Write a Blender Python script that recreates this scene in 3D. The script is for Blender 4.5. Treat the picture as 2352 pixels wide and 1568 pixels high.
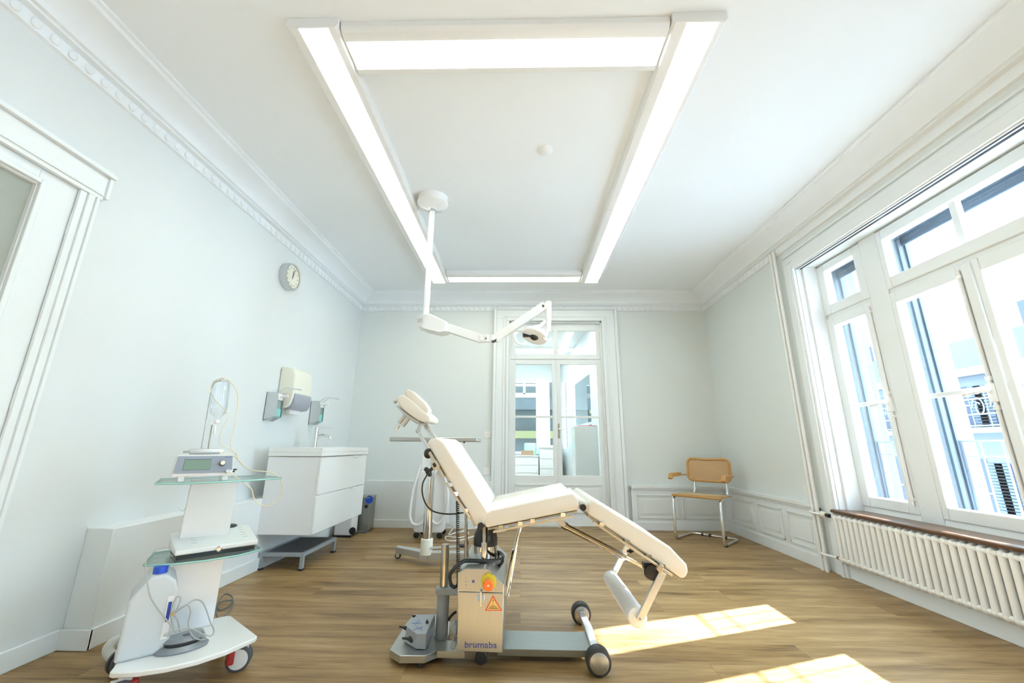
import bpy, bmesh, math, random
from mathutils import Vector, Matrix
random.seed(4)
C = bpy.context.scene.collection
for o in list(bpy.data.objects): bpy.data.objects.remove(o)
# ------------------------------------------------------------ camera, sky, sun, exposure
F = 925.7; PITCH, YAW, ROLL = (math.radians(a) for a in (14.573, -1.263, -0.393)); H = 0.92
fwd = Vector((math.sin(YAW)*math.cos(PITCH), math.cos(YAW)*math.cos(PITCH), math.sin(PITCH)))
r0 = Vector((math.cos(YAW), -math.sin(YAW), 0)); d0 = fwd.cross(r0)
RT = math.cos(ROLL)*r0 + math.sin(ROLL)*d0; DN = -math.sin(ROLL)*r0 + math.cos(ROLL)*d0
CAM = Vector((0, 0, H))
cd = bpy.data.cameras.new('camera'); cam = bpy.data.objects.new('camera', cd); C.objects.link(cam)
cd.sensor_width = 36; cd.lens = F/2352*36; cd.clip_start = .02; cd.clip_end = 300
m = Matrix.Identity(4)
for i in range(3):
    m[i][0] = RT[i]; m[i][1] = -DN[i]; m[i][2] = -fwd[i]; m[i][3] = CAM[i]
cam.matrix_world = m
sc = bpy.context.scene; sc.camera = cam
sc.view_settings.view_transform = 'Standard'; sc.view_settings.look = 'None'
sc.view_settings.exposure = 1.8; sc.view_settings.gamma = 1
w = bpy.data.worlds.new('World'); sc.world = w; w.use_nodes = True
bg = w.node_tree.nodes['Background']; bg.inputs[0].default_value = (.66, .86, 1, 1); bg.inputs[1].default_value = 5.4
sun_az = Vector((.9426, .334)); SUN_EL = math.radians(27.3)
sd = bpy.data.lights.new('sun', 'SUN'); sd.energy = 20; sd.angle = math.radians(.6); sd.color = (.94, .97, 1)
so = bpy.data.objects.new('sun', sd); C.objects.link(so); so.location = (8, 4, 6)
tosun = Vector((sun_az.x*math.cos(SUN_EL), sun_az.y*math.cos(SUN_EL), math.sin(SUN_EL)))
so.rotation_euler = tosun.to_track_quat('Z', 'Y').to_euler()
# pixel-to-room helpers: a photo pixel meets a real plane of the room
def ray(x, y): return RT*((x-1176)/F) + DN*((y-784)/F) + fwd
def ay(x, y, Y): d = ray(x, y); return CAM + d*(Y/d.y)
def ax(x, y, X): d = ray(x, y); return CAM + d*(X/d.x)
def az(x, y, Z=0): d = ray(x, y); return CAM + d*((Z-H)/d.z)
# ------------------------------------------------------------ materials
def nt(name):
    M = bpy.data.materials.new(name); M.use_nodes = True
    return M, M.node_tree.nodes, M.node_tree.links, M.node_tree.nodes['Principled BSDF']
def mat(name, col, rough=.5, metal=0, bump=0, bscale=60, var=0, spec=.5, coat=0, trans=0):
    M, N, L, P = nt(name)
    P.inputs['Base Color'].default_value = (*col, 1); P.inputs['Roughness'].default_value = rough
    P.inputs['Metallic'].default_value = metal; P.inputs['Specular IOR Level'].default_value = spec
    P.inputs['Coat Weight'].default_value = coat
    tc = N.new('ShaderNodeTexCoord'); no = N.new('ShaderNodeTexNoise'); no.inputs['Scale'].default_value = bscale
    no.inputs['Detail'].default_value = 4
    L.new(tc.outputs['Object'], no.inputs['Vector'])
    if bump:
        b = N.new('ShaderNodeBump'); b.inputs['Strength'].default_value = bump; b.inputs['Distance'].default_value = .002
        L.new(no.outputs['Fac'], b.inputs['Height']); L.new(b.outputs['Normal'], P.inputs['Normal'])
    if var:
        mx = N.new('ShaderNodeMix'); mx.data_type = 'RGBA'
        mx.inputs['A'].default_value = (*[c*(1-var) for c in col], 1); mx.inputs['B'].default_value = (*[min(1, c*(1+var)) for c in col], 1)
        L.new(no.outputs['Fac'], mx.inputs['Factor']); L.new(mx.outputs['Result'], P.inputs['Base Color'])
    else:
        mr = N.new('ShaderNodeMapRange'); mr.inputs['To Min'].default_value = max(0, rough-.04); mr.inputs['To Max'].default_value = min(1, rough+.04)
        L.new(no.outputs['Fac'], mr.inputs['Value']); L.new(mr.outputs['Result'], P.inputs['Roughness'])
    return M
def brushed(name, col, rough=.3, axis=0):
    M, N, L, P = nt(name)
    P.inputs['Metallic'].default_value = 1; P.inputs['Roughness'].default_value = rough
    tc = N.new('ShaderNodeTexCoord'); mp = N.new('ShaderNodeMapping'); no = N.new('ShaderNodeTexNoise')
    s = [220, 220, 220]; s[axis] = 6; mp.inputs['Scale'].default_value = s; no.inputs['Scale'].default_value = 1; no.inputs['Detail'].default_value = 3
    L.new(tc.outputs['Object'], mp.inputs['Vector']); L.new(mp.outputs['Vector'], no.inputs['Vector'])
    mx = N.new('ShaderNodeMix'); mx.data_type = 'RGBA'
    mx.inputs['A'].default_value = (*[c*.86 for c in col], 1); mx.inputs['B'].default_value = (*[min(1, c*1.1) for c in col], 1)
    L.new(no.outputs['Fac'], mx.inputs['Factor']); L.new(mx.outputs['Result'], P.inputs['Base Color'])
    return M
def glassy(name, tint=(1, 1, 1), refl=.08, rough=0):
    M, N, L, P = nt(name); N.remove(P)
    out = [n for n in N if n.type == 'OUTPUT_MATERIAL'][0]
    t = N.new('ShaderNodeBsdfTransparent'); t.inputs[0].default_value = (*tint, 1)
    g = N.new('ShaderNodeBsdfGlossy'); g.inputs['Roughness'].default_value = rough
    fr = N.new('ShaderNodeLayerWeight'); fr.inputs['Blend'].default_value = .25
    mr = N.new('ShaderNodeMapRange'); mr.inputs['To Min'].default_value = refl*.5; mr.inputs['To Max'].default_value = min(1, refl*6)
    mx = N.new('ShaderNodeMixShader')
    L.new(fr.outputs['Fresnel'], mr.inputs['Value']); L.new(mr.outputs['Result'], mx.inputs[0]); L.new(t.outputs[0], mx.inputs[1]); L.new(g.outputs[0], mx.inputs[2]); L.new(mx.outputs[0], out.inputs[0])
    return M
def milky(name, col, alpha):
    M, N, L, P = nt(name); P.inputs['Base Color'].default_value = (*col, 1); P.inputs['Roughness'].default_value = .25
    P.inputs['Alpha'].default_value = alpha
    return M
def emis(name, col, strength, grid=0):
    M, N, L, P = nt(name); P.inputs['Base Color'].default_value = (.8, .8, .8, 1)
    P.inputs['Emission Color'].default_value = (*col, 1); P.inputs['Emission Strength'].default_value = strength
    if grid:   # prismatic pattern of the lens
        tc = N.new('ShaderNodeTexCoord'); vo = N.new('ShaderNodeTexVoronoi'); vo.inputs['Scale'].default_value = grid; vo.inputs['Randomness'].default_value = 0
        b = N.new('ShaderNodeBump'); b.inputs['Strength'].default_value = .6; b.inputs['Distance'].default_value = .003
        L.new(tc.outputs['Object'], vo.inputs['Vector']); L.new(vo.outputs['Distance'], b.inputs['Height']); L.new(b.outputs['Normal'], P.inputs['Normal'])
    return M
WALL = mat('wall_paint', (.77, .805, .81), .7, bump=.15, bscale=350)
WALL2 = mat('smooth_wall_paint', (.77, .81, .80), .6, bump=.03, bscale=200)
CEIL = mat('ceiling_paint', (.89, .935, .965), .75, bump=.03, bscale=200)
TRIM = mat('white_gloss_paint', (.84, .88, .89), .32)
PLAST = mat('white_plastic', (.86, .87, .87), .3)
ENAM = mat('white_enamel', (.88, .89, .88), .2, coat=.3)
CREAM = mat('cream_plastic', (.84, .83, .72), .35)
CORD = mat('cream_cord', (.82, .76, .58), .5)
GREYC = mat('grey_cable', (.42, .44, .43), .5)
DARKC = mat('dark_grey_cable', (.13, .15, .17), .5)
LEATH = mat('cream_leatherette', (.77, .745, .68), .38, bump=.25, bscale=30, spec=.4)
VEL = mat('pale_headrest_cover', (.80, .77, .69), .6, bump=.2, bscale=60)
STEEL = brushed('brushed_steel_plate', (.40, .425, .45), .36, 2)
STEELX = brushed('brushed_steel_long', (.55, .57, .56), .36, 0)
ALU = brushed('matt_aluminium', (.66, .68, .69), .38, 1)
RAILM = brushed('champagne_rail', (.70, .63, .52), .3, 0)
CHROME = mat('chrome', (.78, .79, .80), .08, 1)
DCHR = mat('worn_dark_chrome', (.50, .48, .44), .22, 1, var=.25, bscale=40)
GREYP = mat('grey_powder_coat', (.33, .37, .40), .45, var=.06, bscale=300)
GREYB = mat('blue_grey_lacquer', (.30, .35, .42), .4)
SILV = mat('silver_plastic', (.27, .30, .33), .35, .3)
BLACK = mat('black_plastic', (.018, .02, .024), .3)
RUB = mat('black_rubber', (.03, .033, .038), .5)
DGREY = mat('dark_grey_rubber', (.09, .10, .12), .5)
RED = mat('red_plastic', (.42, .03, .03), .4)
BLUE = mat('blue_plastic', (.02, .09, .62), .4)
ORANGE = mat('orange_plastic', (.95, .20, .03), .35)
YEL = mat('yellow_disc', (.70, .58, .05), .4)
YEL2 = mat('pale_orange_sticker', (.90, .62, .22), .5)
REDS = mat('red_sticker_border', (.75, .08, .05), .5)
INKB = mat('blue_ink', (.02, .07, .42), .4)
INKK = mat('black_ink', (.02, .02, .02), .5)
INKG = mat('grey_ink', (.45, .47, .48), .5)
WOODF = mat('beech_frame', (.56, .30, .09), .35, var=.15, bscale=25)
GLASS = glassy('window_glass', (.97, .985, 1), .05)
GLASSD = glassy('door_glass', (.96, .98, .98), .05)
GSHELF = glassy('green_tinted_glass', (.86, .96, .94), .12)
GEDGE = mat('green_glass_edge', (.36, .66, .62), .15)
LCD = mat('green_lcd', (.21, .32, .26), .25)
MILK = milky('translucent_canister', (.80, .86, .90), .72)
FROST = mat('frosted_pane', (.42, .45, .40), .5, bump=.8, bscale=500, var=.12)
TINT = glassy('bottle_plastic', (.96, .98, 1), .10)
TEAL = mat('teal_gel', (.25, .62, .60), .3)
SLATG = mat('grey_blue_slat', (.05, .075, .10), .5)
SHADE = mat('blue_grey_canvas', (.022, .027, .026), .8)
CARD = mat('brown_cardboard', (.50, .34, .22), .8)
MINT = mat('mint_enamel', (.55, .85, .78), .3)
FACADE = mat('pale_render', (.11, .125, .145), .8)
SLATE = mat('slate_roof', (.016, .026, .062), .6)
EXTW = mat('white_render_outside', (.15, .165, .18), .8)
def cane():
    M, N, L, P = nt('woven_cane'); P.inputs['Roughness'].default_value = .6
    tc = N.new('ShaderNodeTexCoord'); ck = N.new('ShaderNodeTexChecker'); ck.inputs['Scale'].default_value = 170
    ck.inputs[1].default_value = (.62, .42, .22, 1); ck.inputs[2].default_value = (.46, .28, .13, 1)
    L.new(tc.outputs['Object'], ck.inputs['Vector']); L.new(ck.outputs['Color'], P.inputs['Base Color']); return M
CANE = cane()
CANES = mat('woven_cane_seat', (.68, .50, .26), .55, bump=.5, bscale=200, var=.12)
def oakfloor():
    M, N, L, P = nt('oak_plank_floor')
    tc = N.new('ShaderNodeTexCoord'); br = N.new('ShaderNodeTexBrick')
    br.offset = .37; br.offset_frequency = 2; br.squash = 1
    br.inputs['Color1'].default_value = (.30, .30, .30, 1); br.inputs['Color2'].default_value = (.75, .75, .75, 1); br.inputs['Mortar'].default_value = (.0, .0, .0, 1)
    br.inputs['Scale'].default_value = 1; br.inputs['Brick Width'].default_value = 1.32; br.inputs['Row Height'].default_value = .19
    br.inputs['Mortar Size'].default_value = .0008; br.inputs['Mortar Smooth'].default_value = .2; br.inputs['Bias'].default_value = 0
    L.new(tc.outputs['Object'], br.inputs['Vector'])
    mp = N.new('ShaderNodeMapping'); mp.inputs['Scale'].default_value = (.75, 8, 1)
    ad = N.new('ShaderNodeVectorMath'); ad.operation = 'ADD'
    L.new(tc.outputs['Object'], mp.inputs['Vector']); L.new(mp.outputs['Vector'], ad.inputs[0])
    sc3 = N.new('ShaderNodeVectorMath'); sc3.operation = 'SCALE'; sc3.inputs['Scale'].default_value = 17
    L.new(br.outputs['Color'], sc3.inputs[0]); L.new(sc3.outputs[0], ad.inputs[1])
    n1 = N.new('ShaderNodeTexNoise'); n1.inputs['Scale'].default_value = 1.6; n1.inputs['Detail'].default_value = 7; n1.inputs['Roughness'].default_value = .62; n1.inputs['Distortion'].default_value = .5
    L.new(ad.outputs[0], n1.inputs['Vector'])
    n2 = N.new('ShaderNodeTexNoise'); n2.inputs['Scale'].default_value = 9; n2.inputs['Detail'].default_value = 5
    L.new(ad.outputs[0], n2.inputs['Vector'])
    cr = N.new('ShaderNodeValToRGB'); e = cr.color_ramp.elements
    e[0].position = .28; e[0].color = (.10, .054, .018, 1); e[1].position = .76; e[1].color = (.54, .38, .195, 1)
    k = cr.color_ramp.elements.new(.42); k.color = (.26, .155, .058, 1); k = cr.color_ramp.elements.new(.55); k.color = (.38, .245, .105, 1)
    av = N.new('ShaderNodeMath'); av.operation = 'MULTIPLY_ADD'; av.inputs[1].default_value = .18; av.inputs[2].default_value = -.09
    L.new(br.outputs['Color'], av.inputs[0])
    a2 = N.new('ShaderNodeMath'); a2.operation = 'ADD'; L.new(av.outputs[0], a2.inputs[0])
    a3 = N.new('ShaderNodeMath'); a3.operation = 'MULTIPLY_ADD'; a3.inputs[1].default_value = .25; L.new(n2.outputs['Fac'], a3.inputs[0]); 
    a4 = N.new('ShaderNodeMath'); a4.operation = 'MULTIPLY_ADD'; a4.inputs[1].default_value = .80; a4.inputs[2].default_value = -.04; L.new(n1.outputs['Fac'], a4.inputs[0]); L.new(a4.outputs[0], a3.inputs[2])
    L.new(a3.outputs[0], a2.inputs[1]); L.new(a2.outputs[0], cr.inputs['Fac'])
    mo = N.new('ShaderNodeMix'); mo.data_type = 'RGBA'; mo.inputs['B'].default_value = (.10, .055, .02, 1)
    L.new(br.outputs['Fac'], mo.inputs['Factor']); L.new(cr.outputs['Color'], mo.inputs['A']); L.new(mo.outputs['Result'], P.inputs['Base Color'])
    P.inputs['Roughness'].default_value = .42; P.inputs['Specular IOR Level'].default_value = .35
    b = N.new('ShaderNodeBump'); b.inputs['Strength'].default_value = .12; b.inputs['Distance'].default_value = .002
    L.new(n2.outputs['Fac'], b.inputs['Height']); L.new(b.outputs['Normal'], P.inputs['Normal'])
    return M
FLOOR = oakfloor()
DWOOD = mat('dark_stained_wood', (.11, .05, .02), .3, var=.45, bscale=18)
# ------------------------------------------------------------ mesh helpers
class B:
    def __init__(s): s.b = bmesh.new()
    def box(s, a, c, M=None):
        r = bmesh.ops.create_cube(s.b, size=1)['verts']
        ce = [(a[i]+c[i])/2 for i in range(3)]; sz = [abs(c[i]-a[i]) for i in range(3)]
        for v in r:
            v.co = Vector([v.co[i]*sz[i]+ce[i] for i in range(3)])
            if M: v.co = M @ v.co
        return s
    def prism(s, pts, off):     # pts: 3d outline, off: extrusion vector
        off = Vector(off); n = len(pts); A = [s.b.verts.new(Vector(p)) for p in pts]; Z = [s.b.verts.new(Vector(p)+off) for p in pts]
        s.b.faces.new(A); s.b.faces.new(Z[::-1])
        for i in range(n): s.b.faces.new((A[i], Z[i], Z[(i+1) % n], A[(i+1) % n]))
        return s
    def cyl(s, p, q, r, r2=None, n=20, caps=True):
        p, q = Vector(p), Vector(q); r2 = r if r2 is None else r2; ax_ = (q-p).normalized()
        t = Vector((0, 0, 1)) if abs(ax_.z) < .9 else Vector((1, 0, 0)); u = ax_.cross(t).normalized(); v = ax_.cross(u)
        A = [s.b.verts.new(p+(u*math.cos(k*2*math.pi/n)+v*math.sin(k*2*math.pi/n))*r) for k in range(n)]
        Z = [s.b.verts.new(q+(u*math.cos(k*2*math.pi/n)+v*math.sin(k*2*math.pi/n))*r2) for k in range(n)]
        for k in range(n): s.b.faces.new((A[k], A[(k+1) % n], Z[(k+1) % n], Z[k]))
        if caps: s.b.faces.new(A[::-1]); s.b.faces.new(Z)
        return s
    def lathe(s, p, axis, prof, n=28):   # prof: (distance along axis, radius)
        p = Vector(p); ax_ = Vector(axis).normalized(); t = Vector((0, 0, 1)) if abs(ax_.z) < .9 else Vector((1, 0, 0))
        u = ax_.cross(t).normalized(); v = ax_.cross(u); R = []
        for d, r in prof:
            R.append([s.b.verts.new(p+ax_*d+(u*math.cos(k*2*math.pi/n)+v*math.sin(k*2*math.pi/n))*max(r, 1e-4)) for k in range(n)])
        for a, c in zip(R, R[1:]):
            for k in range(n): s.b.faces.new((a[k], a[(k+1) % n], c[(k+1) % n], c[k]))
        s.b.faces.new(R[0][::-1]); s.b.faces.new(R[-1]); return s
    def tube(s, pts, r, n=10, closed=False):
        P = [Vector(p) for p in pts]; N_ = len(P); R = []; pu = None
        for i in range(N_):
            d = (P[(i+1) % N_]-P[i-1]) if closed else (P[min(i+1, N_-1)]-P[max(i-1, 0)])
            d.normalize()
            if pu is None:
                t = Vector((0, 0, 1)) if abs(d.z) < .9 else Vector((1, 0, 0)); u = d.cross(t).normalized()
            else: u = (pu-d*pu.dot(d)).normalized()
            pu = u; v = d.cross(u)
            R.append([s.b.verts.new(P[i]+(u*math.cos(k*2*math.pi/n)+v*math.sin(k*2*math.pi/n))*r) for k in range(n)])
        for i in range(N_ if closed else N_-1):
            a, c = R[i], R[(i+1) % N_]
            for k in range(n): s.b.faces.new((a[k], a[(k+1) % n], c[(k+1) % n], c[k]))
        if not closed: s.b.faces.new(R[0][::-1]); s.b.faces.new(R[-1])
        return s
    def ell(s, c, rad, M=None, n=16):
        r = bmesh.ops.create_uvsphere(s.b, u_segments=n*2, v_segments=n, radius=1)['verts']
        for v in r:
            q = Vector([v.co[i]*rad[i] for i in range(3)]); v.co = (M @ q if M else q)+Vector(c)
        return s
    def plate(s, hole, outer, Y, dy): return s
def spline(pts, k=8, closed=False):
    P = [Vector(p) for p in pts]; n = len(P); out = []
    for i in range(n if closed else n-1):
        g = (lambda j: P[j % n]) if closed else (lambda j: P[max(0, min(n-1, j))])
        a, b, c, d = g(i-1), g(i), g(i+1), g(i+2)
        for t in range(k):
            t /= k; out.append(.5*((2*b)+(c-a)*t+(2*a-5*b+4*c-d)*t*t+(3*b-a-3*c+d)*t**3))
    if not closed: out.append(P[-1])
    return out
def root_of(o):
    while o.parent: o = o.parent
    return o
SPLIT = {'end_cap', 'head_clamp', 'hour_mark', 'rail_spacer', 'plate_foot', 'foot_lever', 'rail_clamp', 'floor_glide', 'unit_foot', 'hinge', 'shutter_guide', 'side_rail'}
def loose(b):
    seen = set(); out = []
    for v in b.verts:
        if v in seen: continue
        st = [v]; seen.add(v); comp = []
        while st:
            q = st.pop(); comp.append(q)
            for e in q.link_edges:
                o_ = e.other_vert(q)
                if o_ not in seen: seen.add(o_); st.append(o_)
        out.append(comp)
    res = []
    for comp in out:
        nb = bmesh.new(); mp = {v: nb.verts.new(v.co) for v in comp}; fs = set(f for v in comp for f in v.link_faces)
        for f in fs: nb.faces.new([mp[v] for v in f.verts])
        res.append(nb)
    return res
def obj(name, b, mt, parent=None, smooth=None, bev=0, seg=3):
    if isinstance(b, B): b = b.b
    if name in SPLIT:
        L_ = loose(b)
        if len(L_) > 1:
            r_ = None
            for nb in L_: r_ = obj(name, nb, mt, parent, smooth, bev, seg)
            b.free(); return r_
        b = L_[0]
    bmesh.ops.recalc_face_normals(b, faces=b.faces)
    if parent is not None:
        off = root_of(parent).location
        bmesh.ops.translate(b, vec=-off, verts=b.verts)
    me = bpy.data.meshes.new(name); b.to_mesh(me); b.free(); me.materials.append(mt)
    o = bpy.data.objects.new(name, me); C.objects.link(o)
    if parent is not None: o.parent = parent
    if smooth is None: smooth = True
    if smooth:
        me.polygons.foreach_set('use_smooth', [True]*len(me.polygons))
        if hasattr(me, 'set_sharp_from_angle'): me.set_sharp_from_angle(angle=math.radians(38))
    if bev:
        md = o.modifiers.new('bevel', 'BEVEL'); md.width = bev; md.segments = seg; md.limit_method = 'ANGLE'; md.angle_limit = math.radians(35)
        md.harden_normals = False
        me.polygons.foreach_set('use_smooth', [True]*len(me.polygons))
        if bev > .012 and me.attributes.get('sharp_edge'): me.attributes.remove(me.attributes['sharp_edge'])
    return o
def struct(name, b, mt, parent=None, **k):
    o = obj(name, b, mt, parent, **k)
    if parent is None: o['kind'] = 'structure'
    return o
def sroot(name, loc):
    o = bpy.data.objects.new(name, None); C.objects.link(o); o.location = loc; o['kind'] = 'structure'; o.empty_display_size = .05; return o
def tag(o, label, cat, group=None):
    o['label'] = label; o['category'] = cat
    if group: o['group'] = group
    return o
def thing(name, label, cat, loc, group=None):
    o = bpy.data.objects.new(name, None); C.objects.link(o); o.location = loc; o.empty_display_size = .05
    return tag(o, label, cat, group)
def single(name, b, mt, label, cat, group=None, loc=None, **k):
    if isinstance(b, B): b = b.b
    if loc is None:
        xs = [v.co for v in b.verts]; lo = [min(c[i] for c in xs) for i in range(3)]; hi = [max(c[i] for c in xs) for i in range(3)]
        loc = Vector(((lo[0]+hi[0])/2, (lo[1]+hi[1])/2, lo[2]))
    bmesh.ops.translate(b, vec=-Vector(loc), verts=b.verts)
    o = obj(name, b, mt, **k); o.location = loc; return tag(o, label, cat, group)
def text_bm(s, origin, right, up, height, xs=1, thick=.0006):
    cu = bpy.data.curves.new('t', 'FONT'); cu.body = s; cu.size = height; cu.align_x = 'CENTER'; cu.align_y = 'CENTER'; cu.resolution_u = 3
    to = bpy.data.objects.new('t', cu); C.objects.link(to)
    bpy.context.view_layer.update()
    me = to.evaluated_get(bpy.context.evaluated_depsgraph_get()).to_mesh()
    b = bmesh.new(); b.from_mesh(me)
    right = Vector(right).normalized(); up = Vector(up).normalized(); nrm = right.cross(up)
    for v in b.verts: v.co = Vector(origin)+right*v.co.x*xs+up*v.co.y+nrm*thick
    to.to_mesh_clear() if False else None
    bpy.data.objects.remove(to); bpy.data.curves.remove(cu)
    return b
def ring(b, x0, x1, y0, y1, z0, z1, wl, wr, wb, wt):   # frame in a plane of constant X
    b.box((x0, y0, z0), (x1, y0+wl, z1)); b.box((x0, y1-wr, z0), (x1, y1, z1))
    b.box((x0, y0+wl, z0), (x1, y1-wr, z0+wb)); b.box((x0, y0+wl, z1-wt), (x1, y1-wr, z1)); return b
def ringy(b, y0, y1, x0, x1, z0, z1, wl, wr, wb, wt):
    b.box((x0, y0, z0), (x0+wl, y1, z1)); b.box((x1-wr, y0, z0), (x1, y1, z1))
    b.box((x0+wl, y0, z0), (x1-wr, y1, z0+wb)); b.box((x0+wl, y0, z1-wt), (x1-wr, y1, z1)); return b
# ------------------------------------------------------------ room shell
XL, XR, YF, YB, ZC = -2.14, 2.42, 5.10, -3.6, 2.87
struct('floor', B().box((XL-.1, YB-.1, -.1), (2.9, 5.3, 0)), FLOOR, smooth=False)
struct('ceiling', B().box((XL-.1, YB-.1, ZC), (2.9, 5.3, ZC+.1)), CEIL, smooth=False)
struct('wall_back', B().box((XL-.1, YB-.1, 0), (2.9, YB, ZC)), WALL2, smooth=False)
# left wall with the door opening
DY0, DY1, DZ = .70, 1.70, 2.12
b = B().box((XL-.12, YB, 0), (XL, DY0, ZC)).box((XL-.12, DY1, 0), (XL, 5.3, ZC)).box((XL-.12, DY0, DZ), (XL, DY1, ZC))
struct('wall_left', b, WALL, smooth=False)
# far wall with double door opening
FX0, FX1, FZ = -.15, 1.06, 2.52
b = B().box((XL-.1, YF, 0), (FX0, YF+.2, ZC)).box((FX1, YF, 0), (2.9, YF+.2, ZC)).box((FX0, YF, FZ), (FX1, YF+.2, ZC))
struct('wall_far', b, WALL2, smooth=False)
# right wall with two window bays, wall thickness to X 2.88
WC = (2.21, -1.35)
b = B()
b.box((XR, YF-1.77, 0), (2.88, YF, ZC))
b.box((XR, .22, 0), (2.88, 1.09, ZC)).box((XR, YB, 0), (2.88, -1.35-1.12, ZC))
b.box((XR, -1.35+1.12, 0), (2.88, .22, ZC))
for c in WC:
    b.box((XR, c-1.12, 2.455), (2.88, c+1.12, ZC)); b.box((2.50, c-1.12, 0), (2.88, c+1.12, .46)); b.box((2.435, c-1.12, 0), (2.50, c+1.12, .095))
struct('wall_right', b, WALL2, smooth=False)
b = B()
for c in WC:
    for p in ((c+.48, c+.72), (c-.72, c-.48)): b.box((2.69, p[0], .46), (2.88, p[1], 2.455))
    b.box((2.69, c+1.085, .46), (2.88, c+1.12, 2.455)).box((2.69, c-1.12, .46), (2.88, c-1.085, 2.455))
struct('wall_outer', b, EXTW, smooth=False)
# low boxing along the left and far walls, with skirting
b = B().prism([(-2.0, 2.113, 0), (-2.14, 2.118, 0), (-2.14, 2.118, .515), (-2.0, 2.113, .515)], (0, 2.99, 0))
b.box((-2.14, 5.03, 0), (-.345, 5.10, .515)); struct('trim_1', b, TRIM, bev=.004)
b = B().box((XL, YB, 0), (-2.125, .55, .085)).box((XL, 1.86, 0), (-2.125, 2.113, .085)).box((-2.0, 2.1, 0), (-1.985, 5.03, .085)).box((-2.14, 2.098, 0), (-1.985, 2.113, .085))
struct('baseboard_left', b, TRIM, bev=.003)
struct('baseboard_far', B().box((-1.985, 5.015, 0), (-.345, 5.03, .085)), TRIM, bev=.003)
# cornice
def cornice(name, base, along, inward, length, beads=True):
    prof = [(0, 0), (.235, 0), (.235, .012), (.215, .016), (.205, .03), (.17, .036), (.125, .055), (.095, .08), (.078, .11), (.075, .128), (.055, .13), (.055, .142), (.022, .146), (.018, .205), (0, .208)]
    al, inw = Vector(along), Vector(inward); base = Vector(base)
    b = B().prism([base+inw*d+Vector((0, 0, -h)) for d, h in prof], al*length)
    if beads:
        for i in range(int(length/.075)):
            c = base+al*(i+.5)*.075+inw*.024+Vector((0, 0, -.175))
            rx = [abs(al[k])*.019+abs(inw[k])*.012+(.025 if k == 2 else 0) for k in range(3)]
            b.ell(c, rx, n=5)
    return struct(name, b, CEIL)
cornice('trim_2', (XL, YB, ZC), (0, 1, 0), (1, 0, 0), YF-YB)
cornice('trim_3', (XL, YF, ZC), (1, 0, 0), (0, -1, 0), XR-XL)
cornice('trim_4', (XR, 3.45, ZC), (0, 1, 0), (-1, 0, 0), YF-3.45)
cornice('trim_5', (XR, YB, ZC), (0, 1, 0), (-1, 0, 0), 3.45-YB, False)
# wainscot far right and right wall
def panel(b, o, ux, w_, h_, z0, nrm):   # raised panel moulding
    o = Vector(o); ux = Vector(ux); nrm = Vector(nrm)
    def rr(i, t, d0_, d1_):
        for (a0, a1, c0, c1) in ((i, w_-i, i, i+t), (i, w_-i, h_-i-t, h_-i), (i, i+t, i, h_-i), (w_-i-t, w_-i, i, h_-i)):
            p = [o+ux*a0+Vector((0, 0, z0+c0))+nrm*d0_, o+ux*a1+Vector((0, 0, z0+c0))+nrm*d0_, o+ux*a1+Vector((0, 0, z0+c1))+nrm*d0_, o+ux*a0+Vector((0, 0, z0+c1))+nrm*d0_]
            b.prism(p, nrm*(d1_-d0_))
    rr(0, .010, 0, .012); rr(.010, .012, 0, .006)
    p = [o+ux*.055+Vector((0, 0, z0+.05)), o+ux*(w_-.055)+Vector((0, 0, z0+.05)), o+ux*(w_-.055)+Vector((0, 0, z0+h_-.05)), o+ux*.055+Vector((0, 0, z0+h_-.05))]
    b.prism(p, nrm*.007)
b = B().box((1.30, 5.045, 0), (2.42, 5.10, .46)).box((1.30, 5.02, .455), (2.42, 5.10, .485)).box((1.30, 5.032, .435), (2.42, 5.10, .455))
for x0, x1 in ((1.36, 1.83), (1.88, 2.34)): panel(b, (x0, 5.045, 0), (1, 0, 0), x1-x0, .26, .125, (0, -1, 0))
struct('trim_6', b, TRIM, bev=.0015, seg=2)
b = B().box((2.385, 3.53, 0), (2.42, 5.045, .46)).box((2.36, 3.53, .455), (2.42, 5.045, .485)).box((2.372, 3.53, .435), (2.42, 5.045, .455))
for y0, y1 in ((3.57, 3.92), (4.0, 4.37), (4.47, 4.93)): panel(b, (2.385, y0, 0), (0, 1, 0), y1-y0, .26, .125, (-1, 0, 0))
struct('trim_7', b, TRIM, bev=.0015, seg=2)
struct('baseboard_right', B().box((2.37, 3.53, 0), (2.385, 5.045, .09)).box((2.415, .22, 0), (2.435, 3.33, .095)), TRIM, bev=.003)
struct('baseboard_far_right', B().box((1.30, 5.03, 0), (2.37, 5.045, .09)), TRIM, bev=.003)
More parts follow.
